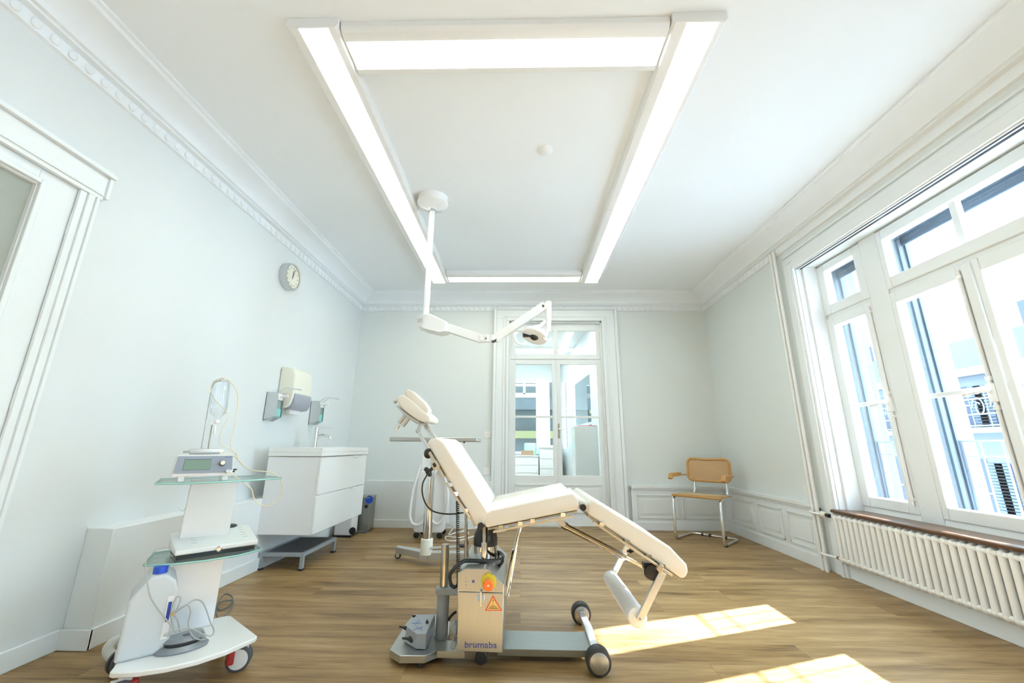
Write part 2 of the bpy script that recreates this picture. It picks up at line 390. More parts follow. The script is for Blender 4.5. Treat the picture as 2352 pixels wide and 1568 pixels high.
# casings of the window bays
for i, c in enumerate(WC):
    b = B()
    for s in (1, -1):
        y0 = c+s*1.12
        b.box((2.395, y0, .0), (XR, y0+s*.075, 2.52)); b.box((2.405, y0+s*.075, 0), (XR, y0+s*.13, 2.53)); b.box((2.38, y0+s*.02, 0), (XR, y0+s*.045, 2.50))
        b.box((2.42, y0, .46), (2.60, y0-s*.004, 2.455)); b.box((2.47, y0, .46), (2.60, y0-s*.02, 2.455))
    b.box((2.395, c-1.12, 2.455), (XR, c+1.12, 2.53)); b.box((2.405, c-1.25, 2.53), (XR, c+1.25, 2.58)); b.box((2.41, c-1.25, 2.60), (XR, c+1.25, 2.62))
    struct('trim_%d' % (8+i), b, TRIM, bev=.003)
    k = B().box((2.412, c-1.115, 2.445), (2.475, c+1.115, 2.4545))
    rt = thing('curtain_rail', ('white curtain track with dark slots above the window over the radiator' if i == 0 else 'white curtain track above the window behind the camera'), 'curtain rail', (2.45, c, 2.445))
    obj('rail', k, PLAST, rt)
    obj('slot', B().box((2.420, c-1.115, 2.4425), (2.431, c+1.115, 2.4452)).box((2.450, c-1.115, 2.4425), (2.467, c+1.115, 2.4452)), BLACK, rt)
# windows
def window(n, c):
    R_ = sroot('window_%d' % n, (2.6, c, .46))
    f = B()
    ring(f, 2.60, 2.68, c-1.12, c+1.12, .46, 2.455, .03, .03, .045, .03)
    for s in (1, -1): f.box((2.585, c+s*.50, .46), (2.68, c+s*.645, 2.455))
    f.box((2.60, c-1.1, 1.955), (2.68, c+1.1, 2.02))
    f.prism([(2.585, c-1.12, .46), (2.66, c-1.12, .46), (2.66, c-1.12, .515), (2.60, c-1.12, .515)], (0, 2.24, 0))
    obj('window_frame', f, TRIM, R_, bev=.004)
    def sash(y0, y1, z0, z1, gl, gr, gb, gt, bars=()):
        s = obj('sash', ring(B(), 2.585, 2.655, y0, y1, z0, z1, gl, gr, gb, gt), TRIM, R_, bev=.006)
        obj('pane', B().box((2.625, y0+gl-.005, z0+gb-.005), (2.629, y1-gr+.005, z1-gt+.005)), GLASS, s, smooth=False)
        for q in bars: obj('glazing_bar', B().box(*q), TRIM, s, bev=.004)
        return s
    for s in (1, -1):
        a, d = sorted((c+s*.645, c+s*1.105))
        sl = sash(a-(.0), d, 2.005, 2.445, .075, .075, .078, .065)
        lo = sash(a, d, .505, 1.975, .075, .075, .07, .075, [((2.615, a+.07, 1.235), (2.645, d-.07, 1.262))])
        yb = c+s*.668
        cremone(lo, yb, s)
    sash(c-.50, c+.50, 2.005, 2.445, .04, .04, .08, .075, [((2.61, c-.02, 2.08), (2.65, c+.02, 2.375))])
    a = sash(c-.50, c-.005, .505, 1.975, .04, .06, .072, .08, [((2.615, c-.47, 1.235), (2.645, c-.05, 1.262))])
    g = sash(c-.005, c+.50, .505, 1.975, .065, .04, .072, .08, [((2.615, c+.05, 1.235), (2.645, c+.47, 1.262))])
    obj('cover_strip', B().box((2.572, c-.03, .515), (2.587, c+.02, 1.965)), TRIM, a, bev=.004)
    cremone(g, c+.038, 1)
    sh = B()
    for q0, q1 in ((c-.48, c+.48), (c+.72, c+1.085), (c-1.085, c-.72)):
        for k in range(6): sh.box((2.735, q0, 2.335+k*.0235), (2.75, q1, 2.335+k*.0235+.021))
    obj('roller_shutter', sh, SLATG, R_, bev=.002, seg=1)
    gu = B()
    for y in (c-.48, c+.465, c+1.07, c+.72, c-1.085, c-.735): gu.box((2.70, y, .48), (2.715, y+.015, 2.44)); gu.box((2.75, y, .48), (2.765, y+.015, 2.44))
    obj('shutter_guide', gu, SLATG, R_)
    obj('outer_sill', B().prism([(2.66, c-1.1, .47), (2.93, c-1.1, .45), (2.93, c-1.1, .46), (2.66, c-1.1, .50)], (0, 2.2, 0)), EXTW, R_)
    return R_
def cremone(par, y, s):
    k = B().cyl((2.574, y, .56), (2.574, y, 1.94), .009, n=12)
    for z in (.60, 1.90, 1.30, 1.14): k.box((2.565, y-.014, z-.012), (2.588, y+.014, z+.012))
    k.box((2.562, y-.02, 1.17), (2.588, y+.02, 1.27))
    obj('bolt_rod', k, ENAM, par, bev=.003)
    h = B().tube(spline([(2.56, y, 1.225), (2.54, y+.02, 1.23), (2.53, y+.05, 1.226), (2.53, y+.085, 1.222)], 6), .0075)
    h.ell((2.53, y+.04, 1.228), (.011, .014, .011), n=8).cyl((2.53, y+.085, 1.222), (2.53, y+.105, 1.22), .012, .014)
    obj('handle', h, ENAM, par)
window(1, WC[0]); window(2, WC[1])
# guard rails outside each opening
lab = {0: 'rail in front of the wide middle window over the radiator', 1: 'rail in front of the narrow window nearest the far corner', 2: 'rail outside the narrow window beyond the right picture edge'}
gi = 0
for c in WC:
    for q0, q1 in ((c-.48, c+.48), (c+.72, c+1.085), (c-1.085, c-.72)):
        k = B().cyl((2.775, q0, .97), (2.775, q1, .97), .006, n=10).cyl((2.775, q0, .88), (2.775, q1, .88), .004, n=8).cyl((2.775, q0, .56), (2.775, q1, .56), .005, n=10)
        y = q1-.006
        first = True
        while y > q0:
            k.box((2.770, y-(.022 if first else .004), .48), (2.780, y, .97)); y -= (.115); first = False
        L_ = ('thin metal guard '+lab[gi]) if gi < 3 else 'thin metal guard rail outside the window bay behind the camera'
        tag_ = None if gi < 3 else 'guard rails behind the camera'
        single('guard_rail', k, GREYB, L_, 'railing', tag_)
        gi += 1
# radiator shelf
for i, c in enumerate(WC):
    k = B().prism([(2.355, c-1.13, .452), (2.59, c-1.13, .452), (2.59, c-1.13, .468), (2.385, c-1.13, .474), (2.365, c-1.13, .474), (2.355, c-1.13, .468)], (0, 2.26, 0))
    s_ = single('window_shelf', k, DWOOD, 'dark stained wooden window board above the white radiator' if i == 0 else 'dark wooden window board behind the camera', 'shelf', bev=.003)
    struct('trim_%d' % (10+i), B().box((2.40, c-1.12, .415), (2.50, c+1.12, .452)), mat('grey_painted_board', (.50, .54, .55), .5), bev=.002)
# radiator
rad = thing('radiator', 'white column radiator under the wooden window board', 'radiator', (2.39, 2.21, .1))
sec = B()
for x in (2.372, 2.418):
    sec.cyl((x, 3.32, .135), (x, 3.32, .415), .0178, n=14, caps=False)
for z in (.13, .42):
    sec.tube(spline([(2.372, 3.32, z), (2.38, 3.32, z+(.008 if z > .3 else -.008)), (2.395, 3.32, z+(.01 if z > .3 else -.01)), (2.41, 3.32, z+(.008 if z > .3 else -.008)), (2.418, 3.32, z)], 3), .0178, 12)
    sec.ell((2.372, 3.32, z), (.0195, .0205, .021), n=8).cyl((2.372, 3.296, z), (2.372, 3.344, z), .0145, n=12, caps=False)
s0 = obj('radiator_section', sec, ENAM, rad)
for i in range(1, 47):
    q = s0.copy(); q.location = s0.location + Vector((0, -.0472*i, 0)); C.objects.link(q)
obj('valve_body', B().cyl((2.372, 3.345, .42), (2.372, 3.375, .42), .008).cyl((2.372, 3.375, .42), (2.372, 3.41, .42), .014), BLACK, rad)
tv = obj('thermostat', B().cyl((2.372, 3.41, .42), (2.372, 3.47, .42), .022, n=24), CREAM, rad, bev=.003)
obj('dial', B().cyl((2.372, 3.47, .42), (2.372, 3.476, .42), .017, n=24), BLACK, tv)
obj('lower_valve', B().cyl((2.372, 3.345, .13), (2.372, 3.37, .13), .012), mat('old_brass', (.35, .24, .12), .4, .8), rad)
p = thing('heating_pipe', 'white full height heating pipes beside the window casing', 'pipe', (2.35, 3.53, 0))
obj('pipe', B().cyl((2.365, 3.545, 0), (2.365, 3.545, 2.70), .013, n=16), ENAM, p)
obj('pipe', B().cyl((2.365, 3.495, 0), (2.365, 3.495, 2.70), .013, n=16).cyl((2.365, 3.495, .26), (2.365, 3.495, .29), .016, n=16), ENAM, p)
obj('branch_pipe', B().tube(spline([(2.365, 3.545, .43), (2.34, 3.545, .43), (2.335, 3.52, .425), (2.345, 3.44, .42)], 5), .009), ENAM, p)
obj('branch_pipe', B().tube(spline([(2.365, 3.495, .135), (2.34, 3.49, .135), (2.34, 3.45, .132), (2.372, 3.375, .13)], 5), .009), ENAM, p)
# left door
dr = sroot('door_1', (XL, 1.2, 0))
b = B(); b.box((XL, .55, 0), (XL+.025, .72, 2.11)).box((XL, 1.69, 0), (XL+.025, 1.72, 2.11))
b.box((XL, 1.72, 0), (XL+.034, 1.735, 2.11)).box((XL, 1.66, 0), (XL+.015, 1.69, 2.11))
b.box((XL, .55, 2.11), (XL+.022, 1.755, 2.24)).box((XL, .53, 2.24), (XL+.045, 1.775, 2.262)).box((XL, .53, 2.262), (XL+.03, 1.77, 2.275)).box((XL, 1.755, 2.122), (XL+.034, 1.772, 2.238))
b.box((XL, .55, 2.13), (XL+.03, 1.752, 2.14))
obj('architrave', b, TRIM, dr, bev=.003)
b = B(); ring(b, XL-.06, XL-.005, DY0, 1.705, .0, 2.14, .15, .195, .25, .11)
b.box((XL-.05, .84, .75), (XL-.005, 1.51, .93))
obj('door_leaf', b, TRIM, dr, bev=.003)
b = B(); ring(b, XL-.006, XL+.012, .835, 1.535, .90, 2.06, .022, .022, .022, .022); obj('glass_bead', b, TRIM, dr, bev=.004)
obj('pane', B().box((XL-.03, .84, .92), (XL-.024, 1.52, 2.045)), FROST, dr, smooth=False)
obj('lower_panel', B().box((XL-.035, .84, .25), (XL-.02, 1.52, .76)), TRIM, dr, bev=.003)
b = B()
for z in (1.93, 1.12): b.cyl((XL+.004, 1.665, z-.06), (XL+.004, 1.665, z+.05), .007, n=10)
obj('hinge', b, TRIM, dr)
# far double door with transom
dr = sroot('door_2', (.45, 5.1, 0))
b = B()
for s, x0 in ((-1, FX0), (1, FX1)):
    b.box((x0, 5.055, 0), (x0+s*.035, YF, FZ)); b.box((x0+s*.035, 5.07, 0), (x0+s*.165, YF, FZ+.035)); b.box((x0+s*.06, 5.06, 0), (x0+s*.075, YF, FZ+.05)); b.box((x0+s*.165, 5.05, 0), (x0+s*.2, YF, FZ+.15))
b.box((FX0-.035, 5.055, FZ), (FX1+.035, YF+.06, FZ+.035)); b.box((FX0-.165, 5.07, FZ+.035), (FX1+.165, YF, FZ+.15)); b.box((FX0-.2, 5.05, FZ+.15), (FX1+.2, YF, FZ+.175)); b.box((FX0-.075, 5.06, FZ+.05), (FX1+.075, YF, FZ+.065))
b.box((FX0, 5.10, 0), (FX0+.02, 5.30, FZ)).box((FX1-.02, 5.10, 0), (FX1, 5.30, FZ)).box((FX0, 5.10, FZ-.02), (FX1, 5.30, FZ))
obj('architrave', b, TRIM, dr, bev=.004)
b = B(); ringy(b, 5.15, 5.19, -.13, 1.045, 2.035, 2.50, .065, .055, .05, .095); b.box((.435, 5.15, 2.08), (.487, 5.19, 2.41)).box((-.13, 5.14, 2.02), (1.045, 5.2, 2.045))
tr = obj('transom', b, TRIM, dr, bev=.004)
obj('pane', B().box((-.07, 5.168, 2.08), (.44, 5.171, 2.41)), GLASSD, tr, smooth=False); obj('pane', B().box((.48, 5.168, 2.08), (.99, 5.171, 2.41)), GLASSD, tr, smooth=False)
for x0, x1, g0, g1 in ((-.135, .452, -.065, .405), (.458, 1.045, .512, .985)):
    b = B(); ringy(b, 5.15, 5.19, x0, x1, .015, 2.02, g0-x0, x1-g1, .565, .065); b.box((g0, 5.155, 1.27), (g1, 5.185, 1.295))
    panel(b, (g0-.005, 5.15, 0), (1, 0, 0), g1-g0+.01, .32, .16, (0, -1, 0))
    lf = obj('door_leaf', b, TRIM, dr, bev=.002, seg=2)
    obj('pane', B().box((g0-.005, 5.168, .57), (g1+.005, 5.171, 1.96)), GLASSD, lf, smooth=False)
hp = B().box((.468, 5.14, 1.02), (.488, 5.15, 1.20))
hd = obj('handle_plate', hp, mat('dull_nickel', (.45, .42, .36), .35, 1), dr, bev=.002)
obj('handle', B().cyl((.478, 5.14, 1.135), (.478, 5.10, 1.135), .008).cyl((.478, 5.105, 1.135), (.57, 5.105, 1.13), .006), CHROME, hd)
# ------------------------------------------------------------ wall fittings
def plate_thing(name, label, cat, c, ux, sz, nrm, round_=True, group=None):
    c, ux, nrm = Vector(c), Vector(ux), Vector(nrm)
    t = thing(name, label, cat, c, group); z = Vector((0, 0, 1)); h = sz/2
    obj('cover_plate', B().prism([c-ux*h-z*h, c+ux*h-z*h, c+ux*h+z*h, c-ux*h+z*h], nrm*.008), PLAST, t, bev=.002)
    if round_: obj('socket_insert', B().cyl(c+nrm*.008, c+nrm*.010, .016).cyl(c+nrm*.0101, c+nrm*.0115, .006), CREAM, t)
    else: obj('rocker', B().prism([c-ux*h*.6-z*h*.6+nrm*.008, c+ux*h*.6-z*h*.6+nrm*.008, c+ux*h*.6+z*h*.6+nrm*.008, c-ux*h*.6+z*h*.6+nrm*.008], nrm*.003), PLAST, t)
pc = ay(1120, 998, 5.1); plate_thing('wall_socket', 'white square socket on the far wall left of the glazed doors', 'socket', pc, (1, 0, 0), .085, (0, -1, 0))
pc = ay(1118, 1082, 5.1); plate_thing('wall_socket', 'lower white wall plate left of the glazed doors', 'socket', pc, (1, 0, 0), .085, (0, -1, 0), False)
pc = ax(1857, 1126, 2.42); plate_thing('wall_socket', 'white double socket above the panelling beside the heating pipes', 'socket', pc, (0, -1, 0), .08, (-1, 0, 0))
# clock
cc = Vector((XL, 3.375, 2.405))
ck = thing('wall_clock', 'round silver rimmed wall clock showing just past twelve on left wall', 'clock', cc)
cb = B().lathe(cc, (1, 0, 0), [(0.001, .118), (.02, .124), (.06, .124), (.07, .12), (.068, .108), (.055, .104), (.0551, .001)], 48); obj('case', cb, ALU, ck)
cf = obj('dial', B().cyl(cc+Vector((.0552, 0, 0)), cc+Vector((.0565, 0, 0)), .104, n=48), CREAM, ck)
b = B()
for k in range(12):
    a = k*math.pi/6; u = Vector((0, -math.sin(a), math.cos(a))); v = Vector((0, math.cos(a), math.sin(a)))
    p0 = cc+Vector((.0567, 0, 0)); wd = .003
    b.prism([p0+u*.076-v*wd, p0+u*.092-v*wd, p0+u*.092+v*wd, p0+u*.076+v*wd], (.0006, 0, 0))
obj('hour_mark', b, DARKC, cf)
def hand(ang, l0, l1, wd, x):
    u = Vector((0, math.sin(ang), math.cos(ang))); v = Vector((0, math.cos(ang), -math.sin(ang))); p0 = cc+Vector((x, 0, 0))
    return B().prism([p0-u*l0-v*wd, p0-u*l0+v*wd, p0+u*l1+v*wd*.6, p0+u*l1-v*wd*.6], (.001, 0, 0))
obj('hour_hand', hand(.04, .02, .058, .004, .059), DARKC, ck); obj('minute_hand', hand(.28, .022, .088, .0028, .061), DARKC, ck)
# smoke detector
dc = az(1252, 344, ZC); sm = B().lathe((dc.x, dc.y, ZC), (0, 0, -1), [(0, .052), (.008, .052), (.012, .045), (.026, .03), (.030, .012), (.0301, .001)], 32)
single('smoke_detector', sm, PLAST, 'small round white detector on the ceiling inside the light frame', 'smoke detector', loc=Vector((dc.x, dc.y, ZC)))
# ------------------------------------------------------------ ceiling light frame
EW = emis('lens_cool_white', (.90, 1, .97), 3.4, 140); EY = emis('lens_warm_white', (1, .93, .66), 2.6, 140); EC = emis('lens_green_white', (.88, 1, .96), 3.0, 140)
EY2 = emis('lens_cream', (1, .95, .72), 2.6, 140)
ZL = 2.81
def fixture(label, x0, x1, y0, y1, l0, l1, m0, m1, em):
    t = thing('ceiling_light', label, 'ceiling light', ((x0+x1)/2, (y0+y1)/2, ZC), 'ceiling lights joined into a rectangle')
    del t['group']
    alongy = (y1-y0) > (x1-x0)
    b = B()
    if alongy:
        pr = [(x0, ZC), (x0, ZL+.018), (x0+.012, ZL+.004), (l0, ZL), (l0, ZL+.006), (l1, ZL+.006), (l1, ZL), (x1-.012, ZL+.004), (x1, ZL+.018), (x1, ZC)]
        b.prism([(x, y0, z) for x, z in pr], (0, y1-y0, 0))
        e = B()
        for ya in (y0-.004, y1): e.prism([(x, ya, z) for x, z in ((x0, ZC), (x0-.002, ZL+.02), (x0+.012, ZL), (x1-.012, ZL), (x1+.002, ZL+.02), (x1, ZC))], (0, .006, 0))
        ln = B().box((l0, y0+.006, ZL-.001), (l1, y1-.002, ZL+.004))
    else:
        pr = [(y0, ZC), (y0, ZL+.025), (y0+.015, ZL+.008), (m0, ZL), (m0, ZL+.006), (m1, ZL+.006), (m1, ZL), (y1-.012, ZL+.004), (y1, ZL+.018), (y1, ZC)]
        b.prism([(x0, y, z) for y, z in pr], (x1-x0, 0, 0))
        e = B(); e.box((x0, y0, ZL+.02), (x0+.002, y1, ZC)); e.box((x1-.002, y0, ZL+.02), (x1, y1, ZC))
        ln = B().box((x0+.012, m0, ZL-.001), (x1-.012, m1, ZL+.004))
    obj('housing', b, PLAST, t, bev=.002); obj('end_cap', e, PLAST, t, bev=.002); obj('lens', ln, em, t, smooth=False)
fixture('long white ceiling light with cool lamp, near left side of the frame', -1.10, -.86, 1.44, 2.965, -1.045, -.905, 0, 0, EW)
fixture('long ceiling light with yellowish lamp, far left side of the frame', -1.10, -.86, 2.975, 4.49, -1.045, -.905, 0, 0, EY2)
fixture('long ceiling light with yellowish lamp, near right side of the frame', .70, .95, 1.44, 2.965, .765, .91, 0, 0, EY)
fixture('long ceiling light with greenish white lamp, far right side of the frame', .70, .95, 2.975, 4.49, .765, .91, 0, 0, EC)
fixture('cross ceiling light with cool lamp joining the near ends of the frame', -.855, .695, 1.455, 1.70, 0, 0, 1.51, 1.655, EW)
fixture('cross ceiling light with warm lamp at the far end of the frame', -.855, .695, 4.25, 4.48, 0, 0, 4.325, 4.455, EY2)
for nm, x, y, sx, sy, col in (('a', -.975, 2.2, .14, 1.45, (.93, 1, .95)), ('b', -.975, 3.73, .14, 1.45, (1, .9, .66)), ('c', .84, 2.2, .14, 1.45, (1, .87, .55)), ('d', .84, 3.73, .14, 1.45, (.9, 1, .94)), ('e', -.08, 1.58, 1.5, .14, (.93, 1, .95)), ('f', -.08, 4.39, 1.5, .14, (1, .9, .66))):
    pass
# ------------------------------------------------------------ operating lamp
PX, PY = -.715, 2.88
op = thing('operating_lamp', 'white ceiling mounted operating lamp with jointed arm and mirror reflector head', 'lamp', (PX, PY, ZC))
obj('canopy', B().lathe((PX, PY, ZC), (0, 0, -1), [(0, .125), (.045, .125), (.058, .112), (.075, .07), (.095, .035), (.105, .032), (.1051, .001)], 40), ENAM, op)
obj('collar', B().cyl((PX, PY, 2.765), (PX, PY, 2.75), .034), ALU, op)
obj('pole', B().cyl((PX, PY, 2.77), (PX, PY, 1.875), .023, n=24), ENAM, op)
hy = PY-.02
def yy(x, y, Y=hy): return ay(x, y, Y)
hb = B().prism([yy(966, 722, PY-.08), yy(984, 718, PY-.08), yy(1028, 738, PY-.06), yy(1026, 759, PY-.06), yy(1008, 762, PY-.08), yy(975, 754, PY-.08), yy(957, 748, PY-.05), yy(958, 725, PY-.05)], (0, .13, 0))
ho = obj('arm_housing', hb, ENAM, op, bev=.012, seg=4)
lb = [yy(960, 731, PY-.085), yy(970, 730, PY-.085), yy(970, 739, PY-.085), yy(959, 741, PY-.085)]
obj('label', B().prism(lb, (0, .001, 0)), INKG, ho)
def arm(p, q, h_, w_, Y):
    p, q = yy(*p, Y), yy(*q, Y); d = (q-p).normalized(); n_ = Vector((-d.z, 0, d.x))*h_/2
    return B().prism([p-n_, q-n_, q+n_, p+n_], (0, w_, 0))
obj('lower_arm', arm((1024, 750), (1106, 777), .062, .045, PY-.02), ENAM, op, bev=.004)
el = B().cyl(yy(1104, 772, PY), yy(1104, 783, PY), .026).cyl(yy(1118, 771, PY), yy(1118, 784, PY), .024).cyl(yy(1132, 770, PY), yy(1132, 783, PY), .026)
el.box(yy(1104, 784, PY-.02), yy(1134, 771, PY+.02)); obj('elbow', el, ENAM, op, bev=.003)
obj('elbow_gap', B().cyl(yy(1116, 777, PY-.022), yy(1116, 777.01, PY-.03), .006).prism([yy(1127, 783, PY-.024), yy(1135, 782, PY-.024), yy(1141, 777, PY-.024), yy(1139, 782, PY-.024), yy(1132, 784.5, PY-.024)], (0, .04, 0)), BLACK, op)
obj('upper_arm', arm((1136, 777), (1252, 699), .060, .045, PY-.02), ENAM, op, bev=.004)
vt = B().lathe(yy(1259, 692, PY), (0, 0, -1), [(0, .008), (.003, .022), (.01, .026), (.12, .024), (.18, .02), (.24, .016), (.2401, .001)], 24)
obj('drop_tube', vt, ENAM, op)
obj('drop_joint', B().box(yy(1246, 697, PY-.02), yy(1262, 708, PY+.02)), ENAM, op, bev=.006)
obj('joint_gap', B().cyl(yy(1246, 703, PY-.022), yy(1249, 702, PY-.022), .009, n=10), BLACK, op)
yk = B().tube(spline([yy(1252, 738, PY), yy(1240, 748, PY-.03), yy(1225, 752, PY-.06), yy(1222, 757, PY-.07)], 5), .014)
yk.tube(spline([yy(1256, 738, PY), yy(1258, 752, PY), yy(1255, 768, PY-.01), yy(1250, 775, PY-.03)], 5), .013)
obj('yoke', yk, ENAM, op)
hc = yy(1230, 768, PY-.06); ha = Vector((-.30, -.30, -.90)).normalized()
hc = hc+Vector((0, 0, .01)); hs = B().lathe(hc-ha*.03, ha, [(0, .03), (.01, .060), (.035, .088), (.06, .097), (.066, .093)], 36)
he = obj('lamp_head', hs, ENAM, op)
rf = B().lathe(hc-ha*.03, ha, [(.0655, .092), (.05, .078), (.035, .055), (.028, .02), (.0281, .001)], 36)
obj('reflector', rf, mat('amber_mirror', (.80, .76, .66), .06, 1), he)
obj('lamp_shield', B().lathe(hc-ha*.01, ha, [(0, .012), (.03, .03), (.05, .032), (.06, .022), (.0601, .001)], 20).box(hc+ha*.02+Vector((-.085, -.012, -.012)), hc+ha*.02+Vector((0, .012, .012))), BLACK, he)
for s, pts in (('l', [(1190, 764), (1183, 766), (1182, 774), (1187, 785), (1196, 790), (1203, 789), (1208, 785)]), ('r', [(1240, 760), (1246, 757), (1250, 763), (1248, 772), (1252, 779), (1260, 781), (1266, 776)])):
    obj('grip', B().tube(spline([yy(*q, PY-.16 if s == 'l' else PY-.10) for q in pts], 5), .009), ENAM, op)
# ------------------------------------------------------------ surgical chair
YN, YFAR = 1.965, 2.535
sc_ = thing('surgical_chair', 'cream padded surgical chair on a steel column with lifted backrest and footrest', 'treatment chair', (-.16, 2.24, 0))
def pad(name, pts, y0, y1, mt, par, bev_, seg=6, outw=None):
    o = obj(name, B().prism([ay(x, y, y0) for x, y in pts], (0, y1-y0, 0)), mt, par, bev=bev_, seg=seg); return o
pad('back_cushion', [(981, 1020), (985, 1010), (1002, 1003), (1020, 1016), (1122, 1174), (1119, 1194), (1107, 1212), (1094, 1209)], YN, YFAR, LEATH, sc_, .030)
pad('seat_cushion', [(1117, 1212), (1110, 1200), (1114, 1184), (1124, 1172), (1316, 1133), (1329, 1147), (1331, 1164), (1327, 1171)], YN, YFAR, LEATH, sc_, .030)
pad('knee_bolster', [(1334, 1170), (1330, 1152), (1338, 1146), (1348, 1152), (1352, 1163), (1349, 1176)], YN+.01, YFAR, LEATH, sc_, .012)
pad('leg_cushion', [(1350, 1180), (1350, 1158), (1362, 1146), (1540, 1256), (1578, 1296), (1582, 1312), (1576, 1326), (1566, 1329)], YN, YFAR, LEATH, sc_, .030)
# frames below the cushions
for nm, pts in (('back_frame', [(990, 1030), (1094, 1206), (1090, 1210), (985, 1033)]), ('seat_frame', [(1120, 1213), (1326, 1172), (1325, 1176), (1121, 1217)]), ('leg_frame', [(1352, 1182), (1566, 1330), (1562, 1332), (1349, 1186)])):
    obj(nm, B().prism([ay(x, y, YN+.02) for x, y in pts], (0, YFAR-YN-.04, 0)), DCHR, sc_)
for pts, ks in (([(1133, 1218), (1315, 1181), (1316, 1186), (1133, 1223)], [(1151, 1211), (1195, 1202), (1223, 1196), (1293, 1182)]),
           ([(1362, 1195), (1544, 1318), (1541, 1322), (1360, 1199)], [(1382, 1204), (1440, 1244), (1490, 1278), (1522, 1300)]),
           ([(1027, 1106), (1081, 1186), (1078, 1190), (1023, 1109)], [(1035, 1112), (1047, 1134), (1070, 1172)])):
    for y0 in (YN-.012, YFAR-.0):
        r_ = obj('side_rail', B().prism([ay(x, y, YN) + Vector((0, y0-YN, 0)) for x, y in pts], (0, .012, 0)), RAILM, sc_, bev=.0015)
        k = B()
        for x, y in ks:
            c = ay(x, y, YN)+Vector((0, y0-YN, 0)); k.box(c+Vector((-.01, .004, -.008)), c+Vector((.01, .02, .009)))
        obj('rail_spacer', k, CHROME, r_)
for x, y in ((1104.5, 1207), (1339, 1165)):
    c = ay(x, y, YN-.01); h = obj('hinge', B().cyl(c, c+Vector((0, .59, 0)), .0125), DCHR, sc_)
    obj('hinge_cap', B().cyl(c+Vector((0, -.008, 0)), c, .0145, n=24), BLACK, h, bev=.002)
# headrest
YH, WH = 2.13, .205
hr = pad('headrest_pad', [(910.6, 920.5), (911.4, 913), (918, 907), (927.4, 906), (949, 922), (972, 943), (987, 955), (988.6, 962.6), (984, 968.8), (972, 969), (961, 965.7), (938, 950), (920, 935)], YH-.01, YH+WH+.01, VEL, sc_, .02)
for y0 in (YH-.005, YH+WH-.065):
    pad('head_side_pad', [(931.3, 906), (930.5, 897), (936, 892.8), (945, 896), (957, 906.5), (975, 923.4), (984.5, 938), (985.6, 944), (979.5, 951), (971.8, 945), (949, 925), (934, 912)], y0, y0+.075, VEL, hr, .022)
obj('head_plate', B().prism([ay(x, y, YH+.03) for x, y in [(908.5, 926), (914, 932), (938, 951), (962, 967), (963, 972), (957, 973), (930, 955), (911, 935)]], (0, WH-.06, 0)), ALU, sc_, bev=.004)
k = B()
for q in range(2):
    a, c = [((932, 952), (916, 971)), ((940, 957), (924, 977))][q]
    k.cyl(ay(*a, YH+.13-q*.06), ay(*c, YH+.13-q*.06), .013, n=24)
obj('head_clamp', k, ALU, sc_, bev=.002)
k = B().cyl(ay(917, 977, YH+.07), ay(912, 984, YH+.07), .006).cyl(ay(912, 983, YH+.07), ay(905, 991, YH+.07), .0025)
obj('release_pin', k, CHROME, sc_)
obj('head_lever', B().prism([ay(x, y, YH+.05) for x, y in [(902, 922), (908, 916), (910, 921), (905, 926)]], (0, .03, 0)), ALU, sc_, bev=.002)
k = B()
for dy in (0, .04): k.cyl(ay(972, 974, YH+.13+dy), ay(997, 1014, YH+.13+dy), .007).cyl(ay(979, 974, YH+.13+dy), ay(1004, 1012, YH+.13+dy), .007)
k.box(ay(969, 976, YH+.11), ay(983, 969, YH+.19)); obj('head_support_bar', k, CHROME, sc_)
k = B().prism([ay(x, y, YH+.08) for x, y in [(962, 972), (966, 973), (962, 992), (956, 991)]], (0, .03, 0))
k.ell(ay(959, 990, YH+.09), (.010, .012, .010), n=10); obj('link', k, ALU, sc_, bev=.001)
obj('gas_strut', B().cyl(ay(963, 996, YH+.09), ay(971, 1008, YH+.09), .007).cyl(ay(968, 1004, YH+.09), ay(986, 1034, YH+.09), .0105), CHROME, sc_)
obj('locking_knob', B().ell(ay(984, 1041, YN+.02), (.022, .022, .024), n=12), BLACK, sc_)
k = B().prism([ay(x, y, YN-.015) for x, y in [(983, 1040), (988, 1036), (1020, 1093), (1015, 1098)]], (0, .014, 0))
obj('accessory_bar', k, RAILM, sc_, bev=.0015)
k = B().prism([ay(x, y, YN-.04) for x, y in [(988, 1063), (999, 1056), (1008, 1071), (996, 1081)]], (0, .04, 0))
cl = obj('rail_clamp', k, RAILM, sc_, bev=.003)
obj('clamp_slot', B().prism([ay(x, y, YN-.0405) for x, y in [(993, 1065), (999, 1062), (1003, 1070), (997, 1074)]], (0, .002, 0)), BLACK, cl)
kn = B(); kc = ay(984, 1083, YN-.02); ka = (ay(998, 1072, YN-.02)-kc).normalized(); kv = Vector((-ka.z, 0, ka.x))
for a in range(3):
    u = kv*math.cos(a*2.094+1.57)+Vector((0, 1, 0))*math.sin(a*2.094+1.57); kn.ell(kc+u*.016, (.011, .011, .011), n=8)
kn.cyl(kc, kc+ka*.03, .008).ell(kc, (.014, .014, .014), n=8); obj('star_knob', kn, BLACK, sc_)
obj('black_cable', B().tube(spline([ay(981, 1090, YN), ay(971, 1110, YN+.02), ay(970, 1132, YN+.04), ay(977, 1155, YN+.06), ay(992, 1172, YN+.1), ay(1015, 1179, YN+.14), ay(1040, 1180, YN+.16), ay(1064, 1177, YN+.2)], 7), .0035), RUB, sc_)
